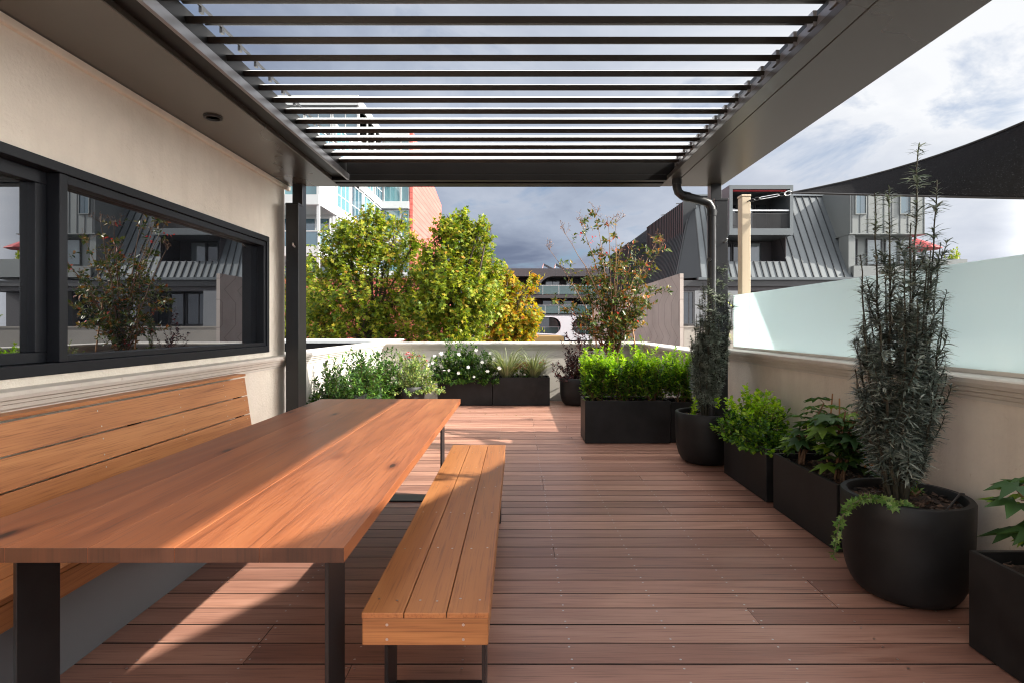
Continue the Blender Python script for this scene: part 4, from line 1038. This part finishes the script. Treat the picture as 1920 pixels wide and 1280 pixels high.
# ------------------------------------------------------------------ background buildings
XU, YU, ZU = Vector((1, 0, 0)), Vector((0, 1, 0)), Vector((0, 0, 1))
def win(parent, o, u, n, w_, h_, glass, frame, fr=.07, mull=(), dep=.10, trans=()):
    o = Vector(o); mb = MB()
    mb.obox(o, u, ZU, n, 0, w_, 0, fr, -dep, .05); mb.obox(o, u, ZU, n, 0, w_, h_-fr, h_, -dep, .05)
    mb.obox(o, u, ZU, n, 0, fr, fr, h_-fr, -dep, .05); mb.obox(o, u, ZU, n, w_-fr, w_, fr, h_-fr, -dep, .05)
    for m_ in mull: mb.obox(o, u, ZU, n, w_*m_-fr*.4, w_*m_+fr*.4, fr, h_-fr, -dep, .02)
    for m_ in trans: mb.obox(o, u, ZU, n, fr, w_-fr, h_*m_-fr*.4, h_*m_+fr*.4, -dep, .015)
    f = mb.build('window', frame, parent)
    MB().obox(o, u, ZU, n, fr*.6, w_-fr*.6, fr*.6, h_-fr*.6, -.007, .0).build('pane', glass, f)
    return f

def rail(parent, a, b, h_, glass, name='balcony_rail', npost=4):
    a = Vector(a); b = Vector(b); u = (b-a).normalized(); n = Vector((-u.y, u.x, 0)); l_ = (b-a).length
    mb = MB(); mb.obox(a, u, ZU, n, 0, l_, h_-.06, h_, -.03, .03)
    for i in range(npost+1):
        x_ = min(l_-.05, i*l_/npost); mb.obox(a, u, ZU, n, x_, x_+.05, 0, h_-.06, -.025, .025)
    f = mb.build(name, M['white'], parent)
    MB().obox(a, u, ZU, n, .05, l_-.05, .08, h_-.07, -.008, .008).build('glass', glass, f)
    return f

ab = thing('apartment_tower', (-18, 42, -4.2), 'white apartment tower with blue glass and balconies, left of the red wall', 'building')
fl = [9.24+3.1*k for k in range(-4, 4)]
mb = MB(); mb.box(-26, -12.1, 36, 48.4, -4.2, 12.3); mb.box(-26, -12.1, 41.4, 48.4, 12.3, 18.3); mb.box(-12.05, -9.62, 48.8, 60, -4.2, 18.0); mb.build('wall', M['white'], ab)
mb = MB()
for z in fl[:-2]: mb.box(-26, -11.95, 32.9, 48.5, z-.60, z)
mb.box(-26, -11.95, 32.9, 41.3, 12.34-.6, 12.34)
for z in fl[-2:]: mb.box(-26, -11.95, 41.1, 48.5, z-.60, z+.001)
for z in fl: mb.box(-11.94, -9.61, 48.3, 48.79, z-.62, z)
mb.box(-26, -12.0, 41.2, 48.5, 18.3, 18.72)
for yy in (33.0, 36.2, 39.4, 42.6, 45.8): mb.box(-12.12, -11.96, yy, yy+.16, -4.2, 11.7)
for yy in (41.3, 43.6, 46.0): mb.box(-12.12, -11.96, yy, yy+.2, 12.34, 18.3)
mb.build('floor_band', M['white'], ab)
for z in fl[1:6]:
    for i, yy in enumerate((36.4, 39.6, 42.8, 46.)):
        win(ab, (-12.08, yy, z+.02), YU, XU, 2.9, 2.42, M['glass_blue'] if i % 2 else M['glass_teal'], M['white'], .09, (.36, .7), trans=(.38,))
for z in fl[6:7]+[15.44]:
    for i, yy in enumerate((41.55, 43.85, 46.25)): win(ab, (-12.08, yy, z+.02), YU, XU, 2.0, 2.42, M['glass_blue'], M['white'], .09, (.5,), trans=(.4,))
for z in (12.34, 15.44):
    for i in range(5): win(ab, (-22.2+i*2.05, 41.36, z+.02), XU, -YU, 2.0, 2.42, M['glass_blue'], M['white'], .09, (.5,), trans=(.3,))
for i in range(5): win(ab, (-17.6+i*1.12, 33.3, 9.25), XU, -YU, 1.1, 2.42, M['glass_teal'], M['white'], .08)
MB().box(-18.2, -17.7, 33.3, 36, 9.245, 11.73).build('side_panel', M['white'], ab); MB().box(-12.15, -12.05, 33.1, 36, 9.245, 11.73).build('side_panel', M['white'], ab)
for z in (6.14, 3.04, -.06):
    for i in range(3): win(ab, (-17.8+i*1.85, 35.98, z+.02), XU, -YU, 1.8, 2.3, M['glass_blue'], M['white'], .08, (.45,))
    rail(ab, (-20, 33.0, z), (-12.0, 33.0, z), .95, M['glass_blue'], npost=6)
    rail(ab, (-12.02, 33.1, z), (-12.02, 36, z), .95, M['glass_teal'], npost=2)
rail(ab, (-20, 33.0, 12.34), (-12.0, 33.0, 12.34), 1.0, M['glass_teal'], npost=6); rail(ab, (-12.02, 33.1, 12.34), (-12.02, 41.2, 12.34), 1.0, M['glass_teal'], npost=5)
for z in fl[1:]:
    win(ab, (-11.9, 48.74, z+.03-3.1 if 0 else z+.02), XU, -YU, 1.5, 2.40, M['glass_teal'], M['white'], .07, (.0,)) if z < 17 else None
    win(ab, (-10.36, 48.74, z+.02), XU, -YU, .72, 2.40, M['glass_teal'], M['white'], .07) if z < 17 else None
rt = thing('red_tower', (-9.5, 58, -4.2), 'red clad end wall and podium of the tower behind the plane trees', 'building')
MB().prism([(-9.58, 48.6, -4.2), (-9.58, 48.6, 18.7), (-9.58, 67, 16.1), (-9.58, 67, -4.2)], (.28, 0, 0)).build('end_wall', M['red'], rt)
MB().box(-14.5, -3.9, 31.6, 32.8, -4.2, 4.1).build('podium', M['red'], rt)

cb = thing('curved_building', (4, 61, -4.2), 'dark curved balcony building with white oval openings in the middle distance', 'building')
s = 60/F
mb = MB(); mb.box(-6, 15, 63, 75, -4.2, 7.3); mb.build('wall', M['fascia_dark'], cb)
mb = MB()
def arcpoly(cx_, cz_, r_, a0, a1, corner, y):   # a quarter bracket with a hollow curve
    pts = [(cx_+r_*math.cos(a0+(a1-a0)*i/8), y, cz_+r_*math.sin(a0+(a1-a0)*i/8)) for i in range(9)]
    return pts+[(corner[0], y, corner[1])]
mb.box(-6, 15, 59.2, 75, 6.7, 7.55)
for xa, sg in ((2.3, 1), (-5.9, 1)): mb.prism(arcpoly(xa+1.6, 5.1, 1.6, math.pi/2, math.pi, (xa, 6.7), 59.2), (0, 3.8, 0))
mb.box(1.5, 2.3, 59.25, 63, 4.75, 6.7); mb.box(-6, 15, 59.3, 63, 4.35, 4.72)
mb.build('roof_fascia', M['fascia_dark'], cb)
MB().box(-6, 15, 59.4, 63, 2.42, 2.62).build('balcony_slab', M['dark'], cb)
for i, xx in enumerate((3.2, 5.6, 7.6, -3.5, 10.5)):
    win(cb, (xx, 62.94, 4.75), XU, -YU, 1.7 if i != 1 else .9, 1.85, M['glass_pale'] if i in (0, 1) else M['glass_dark'], M['dark'], .07, (.5,))
    win(cb, (xx-.3, 62.94, 2.64), XU, -YU, 2.0, 1.65, M['glass_dark'], M['dark'], .06, (.5,))
rail(cb, (-6, 59.5, 4.72), (15, 59.5, 4.72), 1.05, M['glass_rail'], npost=12); rail(cb, (-6, 59.6, 2.62), (15, 59.6, 2.62), 1.0, M['glass_rail'], npost=14)
mb = MB(); mb.box(-6, 15, 59.2, 59.9, 2.28, 2.42); mb.box(-6, 15, 59.2, 59.9, -.2, .38)
def spool(x0, x1, r_):
    zc_ = (2.28+.38)/2; l_ = [(x0+0*r_-.0+(-r_+r_*math.cos(a)), 59.2, zc_+r_*math.sin(a)) for a in [math.pi/2-i*math.pi/12 for i in range(13)]]
    r2 = [(x1+r_-r_*math.cos(a), 59.2, zc_+r_*math.sin(a)) for a in [-math.pi/2+i*math.pi/12 for i in range(13)]]
    return l_+r2
for xc in (5.35, -3.2, 13.9): mb.prism(spool(xc-.62, xc+.62, .95), (0, .7, 0))
mb.build('oval_screen', M['white_rend'], cb)
MB().box(-6, 15, 61.2, 61.3, .38, 2.28).build('recessed_glazing', M['glass_dark'], cb)
rail(cb, (-6, 60.4, .39), (15, 60.4, .39), .85, M['glass_rail'], npost=14)
tag(MB().box(3.0, 4.1, 62.4, 62.9, 4.73, 5.3).build('balcony_chair', M['ochre'], origin=(3.5, 62.6, 4.73)), 'orange chair on the upper balcony of the dark curved building', 'chair')
for i, px in enumerate((1017, 1040)):
    x_ = (px-CX)*s; z_ = 7.55
    sr = thing('solar_rack', (x_+.6, 61, z_), ('left tilted rack on the roof of the dark curved building', 'right tilted rack on the roof of the dark curved building')[i], 'solar panel')
    mb = MB()
    for yy in (60.2, 61.6):
        for a, b in (((x_, z_), (x_+.15, z_+.62)), ((x_+.15, z_+.62), (x_+1.25, z_+.05)), ((x_, z_+.02), (x_+1.3, z_+.02))): mb.tube([(a[0], yy, a[1]), (b[0], yy, b[1])], .035, 6)
    mb.build('frame', M['alu'], sr)
    MB().prism([(x_+.17, 60.1, z_+.64), (x_+1.27, 60.1, z_+.08), (x_+1.25, 60.1, z_+.04), (x_+.15, 60.1, z_+.60)], (0, 1.6, 0)).build('panel', M['glass_dark'], sr)
ro = thing('low_shop', (2, 42, -4.2), 'low building with ochre fascia beyond the far parapet', 'building')
MB().box(-3.0, 3.35, 40, 46, -4.2, .1).build('wall', M['paleconc'], ro); MB().box(-3.1, 3.4, 39.9, 46, .101, .58).build('fascia', M['ochre'], ro)
lg = thing('low_roof', (2.5, 50, -4.2), 'low pale grey flat roof in front of the oval openings', 'roof')
MB().box(.6, 4.2, 48, 55, -4.2, .40).build('wall', M['greywall'], lg); MB().prism([(.5, 47.9, .401), (4.3, 47.9, .401), (4.3, 47.9, .5), (.5, 47.9, .72)], (0, 7, 0)).build('roof', M['white_rend'], lg)

cw = thing('concrete_wall', (5.87, 30, -4.2), 'pinkish concrete party wall scored with a hexagon line pattern', 'wall')
MB().box(5.95, 6.08, 20, 43.5, -4.2, 3.26).build('wall', M['party'], cw)

zb = thing('zinc_building', (14, 36, -4.2), 'grey zinc clad apartment block with sloping seamed facade and balcony boxes', 'building')
def slope(mb, p00, p10, p11, p01, nr, rh=.055, rw=.022):
    p00, p10, p11, p01 = map(Vector, (p00, p10, p11, p01)); mb.cur = 0; mb.quad(p00, p10, p11, p01); mb.cur = 1
    nn_ = (p10-p00).cross(p01-p00).normalized()
    for i in range(nr+1):
        a = p00.lerp(p10, i/nr); b = p01.lerp(p11, i/nr); v_ = b-a; l_ = v_.length
        if l_ < .05: continue
        v_ = v_/l_; u_ = v_.cross(nn_).normalized()
        mb.obox(a, u_, v_, nn_, -rw, rw, 0, l_, .001, rh)
ZB, ZT, YB, YT = 4.0, 9.13, 30.0, 32.9
def fy(z): return YB+(YT-YB)*(z-ZB)/(ZT-ZB)
def fq(xa0, xb0, z0, z1, xa1=None, xb1=None):
    xa1 = xa0 if xa1 is None else xa1; xb1 = xb0 if xb1 is None else xb1
    return ((xa0, fy(z0), z0), (xb0, fy(z0), z0), (xb1, fy(z1), z1), (xa1, fy(z1), z1))
ZM = [M['zinc'], M['zinc_seam']]
mb = MB()
slope(mb, *fq(10.1, 11.75, ZB, ZT, 10.6, 11.75), 4); slope(mb, *fq(15.02, 18.4, ZB, ZT), 8); slope(mb, *fq(11.75, 15.02, ZB, 4.93), 9); slope(mb, *fq(11.75, 15.02, 8.95, ZT), 7)
mb.cur = 0; mb.box(9.9, 18.6, 29.86, 30.2, 3.86, 3.995); mb.box(10.5, 18.5, 32.8, 33.1, 9.131, 9.22)
mb.build('front_cladding', ZM, zb)
mb = MB(); mb.box(10.9, 18.3, 33.4, 52, 4, 9.1); mb.box(9.3, 24.5, 32.5, 52, -4.2, 3.9); mb.build('core', M['dark'], zb)
mb = MB(); slope(mb, (10.1, 30, 4.0), (10.6, 32.9, 9.13), (10.6, 52, 9.13), (9.0, 52, 4.0), 1)
mb = MB()
# side slope, ribs run up the slope
nb_ = 60
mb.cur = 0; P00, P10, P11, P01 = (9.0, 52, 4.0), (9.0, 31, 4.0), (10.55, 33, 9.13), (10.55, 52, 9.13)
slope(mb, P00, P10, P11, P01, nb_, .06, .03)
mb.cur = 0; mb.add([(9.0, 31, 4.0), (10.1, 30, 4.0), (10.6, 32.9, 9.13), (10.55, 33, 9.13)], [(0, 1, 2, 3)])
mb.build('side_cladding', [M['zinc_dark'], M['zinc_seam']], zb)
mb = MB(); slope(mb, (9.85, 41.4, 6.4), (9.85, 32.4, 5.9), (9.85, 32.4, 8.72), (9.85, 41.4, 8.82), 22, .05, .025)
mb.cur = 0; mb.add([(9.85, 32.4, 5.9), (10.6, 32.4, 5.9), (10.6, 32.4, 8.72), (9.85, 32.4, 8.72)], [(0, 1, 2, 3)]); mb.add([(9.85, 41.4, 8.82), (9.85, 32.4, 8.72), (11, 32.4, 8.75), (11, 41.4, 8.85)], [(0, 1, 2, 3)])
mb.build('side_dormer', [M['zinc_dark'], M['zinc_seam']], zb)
win(zb, (9.84, 38.4, 6.7), YU, -XU, .45, 1.3, M['glass_blue'], M['dark'], .05)
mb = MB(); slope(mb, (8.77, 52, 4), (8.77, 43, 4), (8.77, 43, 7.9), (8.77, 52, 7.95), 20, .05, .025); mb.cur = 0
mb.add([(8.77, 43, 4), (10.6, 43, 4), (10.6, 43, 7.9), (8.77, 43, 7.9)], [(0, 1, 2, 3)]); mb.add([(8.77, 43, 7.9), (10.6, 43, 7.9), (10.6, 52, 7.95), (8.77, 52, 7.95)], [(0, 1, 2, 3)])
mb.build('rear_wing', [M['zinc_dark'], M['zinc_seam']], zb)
mb = MB()
for yy, xx, zt in ((35, 10.9, 9.6), (36.5, 11.0, 9.5), (40, 10.9, 9.45)): mb.tube([(xx, yy, 9.1), (xx, yy, zt)], .03, 5); mb.tube([(xx-.4, yy, zt-.02), (xx+.5, yy+.1, zt+.12)], .03, 5)
mb.build('roof_aerial', M['dark'], zb)
# balcony box
bx0, bx1, bz0, bz1, by = 11.62, 15.12, 6.32, 9.05, 29.95
mb = MB(); mb.box(bx0, bx1, by, 32.6, bz1-.22, bz1); mb.box(bx0, bx1, by, 32.6, bz0, bz0+.36); mb.box(bx0, bx0+.18, by, 32.6, bz0+.36, bz1-.22); mb.box(bx1-.18, bx1, by, 32.6, bz0+.36, bz1-.22)
bb = mb.build('balcony_box', M['zinc'], zb)
MB().box(bx0+.18, bx1-.18, 32.3, 32.5, bz0+.36, bz1-.22).build('back_wall', M['dark'], bb)
for xx, w_, g_ in ((11.95, 1.0, 'glass_dark'), (13.1, .85, 'glass_pale'), (14.0, .75, 'glass_dark')): win(zb, (xx, 32.29, bz0+.37), XU, -YU, w_, 1.85, M[g_], M['dark'], .06)
mb = MB(); mb.box(bx0+.18, bx1-.18, by+.08, by+.16, bz0+1.32, bz0+1.40); mb.build('handrail', M['alu'], bb)
mb = MB()
for i in range(56): mb.box(bx0+.2+i*.0555, bx0+.225+i*.0555, by+.10, by+.13, bz0+.37, bz0+1.18)
mb.box(bx0+.18, bx1-.18, by+.095, by+.135, bz0+1.18, bz0+1.21); mb.build('balustrade', M['dark'], bb)
MB().box(bx0+.2, bx1-.3, by+.14, by+.24, bz1-.31, bz1-.23).build('blind_roll', M['redcloth'], bb)
# lower recessed window
mb = MB(); mb.box(11.75, 15.02, 30.55, 32.4, 4.90, 4.945); mb.box(11.72, 11.752, 30.6, 32.4, 4.95, 6.31); mb.box(15.018, 15.05, 30.6, 32.4, 4.95, 6.31); mb.box(11.75, 15.02, 32.3, 32.4, 4.95, 6.31); mb.build('recess_lining', M['fascia_dark'], zb)
for xx, w_, g_ in ((11.9, .75, 'glass_dark'), (12.7, .72, 'glass_dark'), (13.45, .95, 'glass_pale')): win(zb, (xx, 32.28, 4.96), XU, -YU, w_, 1.3, M[g_], M['dark'], .06)
# right projecting volume
mb = MB(); mb.cur = 0; mb.box(18.30, 22.4, 30.05, 36, 6.42, 9.15); mb.cur = 1
for i in range(10): mb.box(18.38+i*.44, 18.405+i*.44, 30.03, 30.049, 6.42, 9.15)
mb.cur = 0; mb.box(18.22, 22.5, 29.98, 36, 6.36, 6.419); mb.build('upper_volume', [M['zinc_light'], M['zinc_seam']], zb)
for xx in (18.55, 21.0): win(zb, (xx, 30.03, 7.45), XU, -YU, .62, 1.25, M['glass_blue'], M['zinc_light'], .05)
mb = MB(); mb.box(18.35, 22.3, 30.9, 36, 4.0, 6.36); mb.box(18.24, 18.6, 30.1, 31, 4.0, 6.355); mb.build('lower_wall', M['zinc_light'], zb)
for xx, w_ in ((18.7, .5), (19.7, .9), (20.75, .75), (21.55, .7)): win(zb, (xx, 30.88, 4.75), XU, -YU, w_, 1.5, M['glass_pale'] if xx > 19 else M['glass_dark'], M['dark'], .06)
mb = MB(); mb.box(18.4, 24.7, 29.9, 30.6, 4.0, 4.62); mb.box(22.3, 24.7, 30.0, 36, 4.0, 5.0); mb.build('terrace_parapet', M['zinc_light'], zb)
# storey under the zinc
mb = MB(); mb.box(9.05, 24.8, 30.0, 30.35, 3.52, 3.84); mb.build('edge_beam', M['dark'], zb)
mb = MB(); mb.box(9.06, 24.7, 30.2, 36, 3.28, 3.519); mb.build('dark_soffit', M['fascia_dark'], zb)
mb = MB()
for xx in (9.75, 11.3, 16.0, 20.5): mb.box(xx, xx+1.05, 30.05, 31.2, -4.2, 3.279)
mb.build('pillar', M['greywall'], zb)
mb = MB(); mb.box(9.06, 24.6, 29.7, 29.95, -4.2, 1.25); mb.box(9.04, 24.62, 29.66, 29.99, 1.251, 1.34); mb.build('ground_floor_parapet', M['paleconc'], zb)
for xx, w_ in ((9.1, .62), (12.6, 1.6), (14.3, 1.6), (17.3, 1.5), (19., 1.4), (21.8, 1.6)): win(zb, (xx, 31.6 if xx > 10 else 30.1, 1.4), XU, -YU, w_, 1.85, M['glass_dark'], M['dark'], .07, (.55,))
MB().box(9.06, 24.6, 31.65, 32.4, -4.2, 3.27).build('ground_floor_wall', M['fascia_dark'], zb)
um = thing('red_umbrella', (23.2, 31.5, 5.0), 'red market umbrella on the roof terrace at the right of the zinc block', 'umbrella')
mb = MB(); mb.lathe([(1.25, 5.72), (1.2, 5.78), (.6, 6.12), (.06, 6.36), (.03, 6.42)], (22.95, 31.5, 0), 8); mb.build('canopy', M['redcloth'], um)
MB().tube([(22.95, 31.5, 5.0), (22.95, 31.5, 6.4)], .03, 8).build('pole', M['alu'], um)
def far_tree(x, y, r_, top, label):
    root = thing('distant_tree', (x, y, -4.2), label, 'tree')
    tips, d_ = crown_pts(260, r_, r_, r_*2.2, .3, .3); P1 = tips+np.array([x, y, top-r_*2.2]); P0 = P1-unit(d_+np.array([0, 0, .6]))*.5
    leaves('crown', *twig_leaves(P0, P1, 8, .22, flat=.3), ROUND, L['plane'], root)
    MB().tube([(x, y, -4.2), (x, y, top-r_)], [.2, .08], 6).build('trunk', M['bark'], root)
far_tree(36.5, 46, .9, 7.5, 'tiny distant tree top above the grey terrace parapet')
far_tree(46, 50, 3.0, 6.0, 'distant green tree beyond the zinc block, far right')
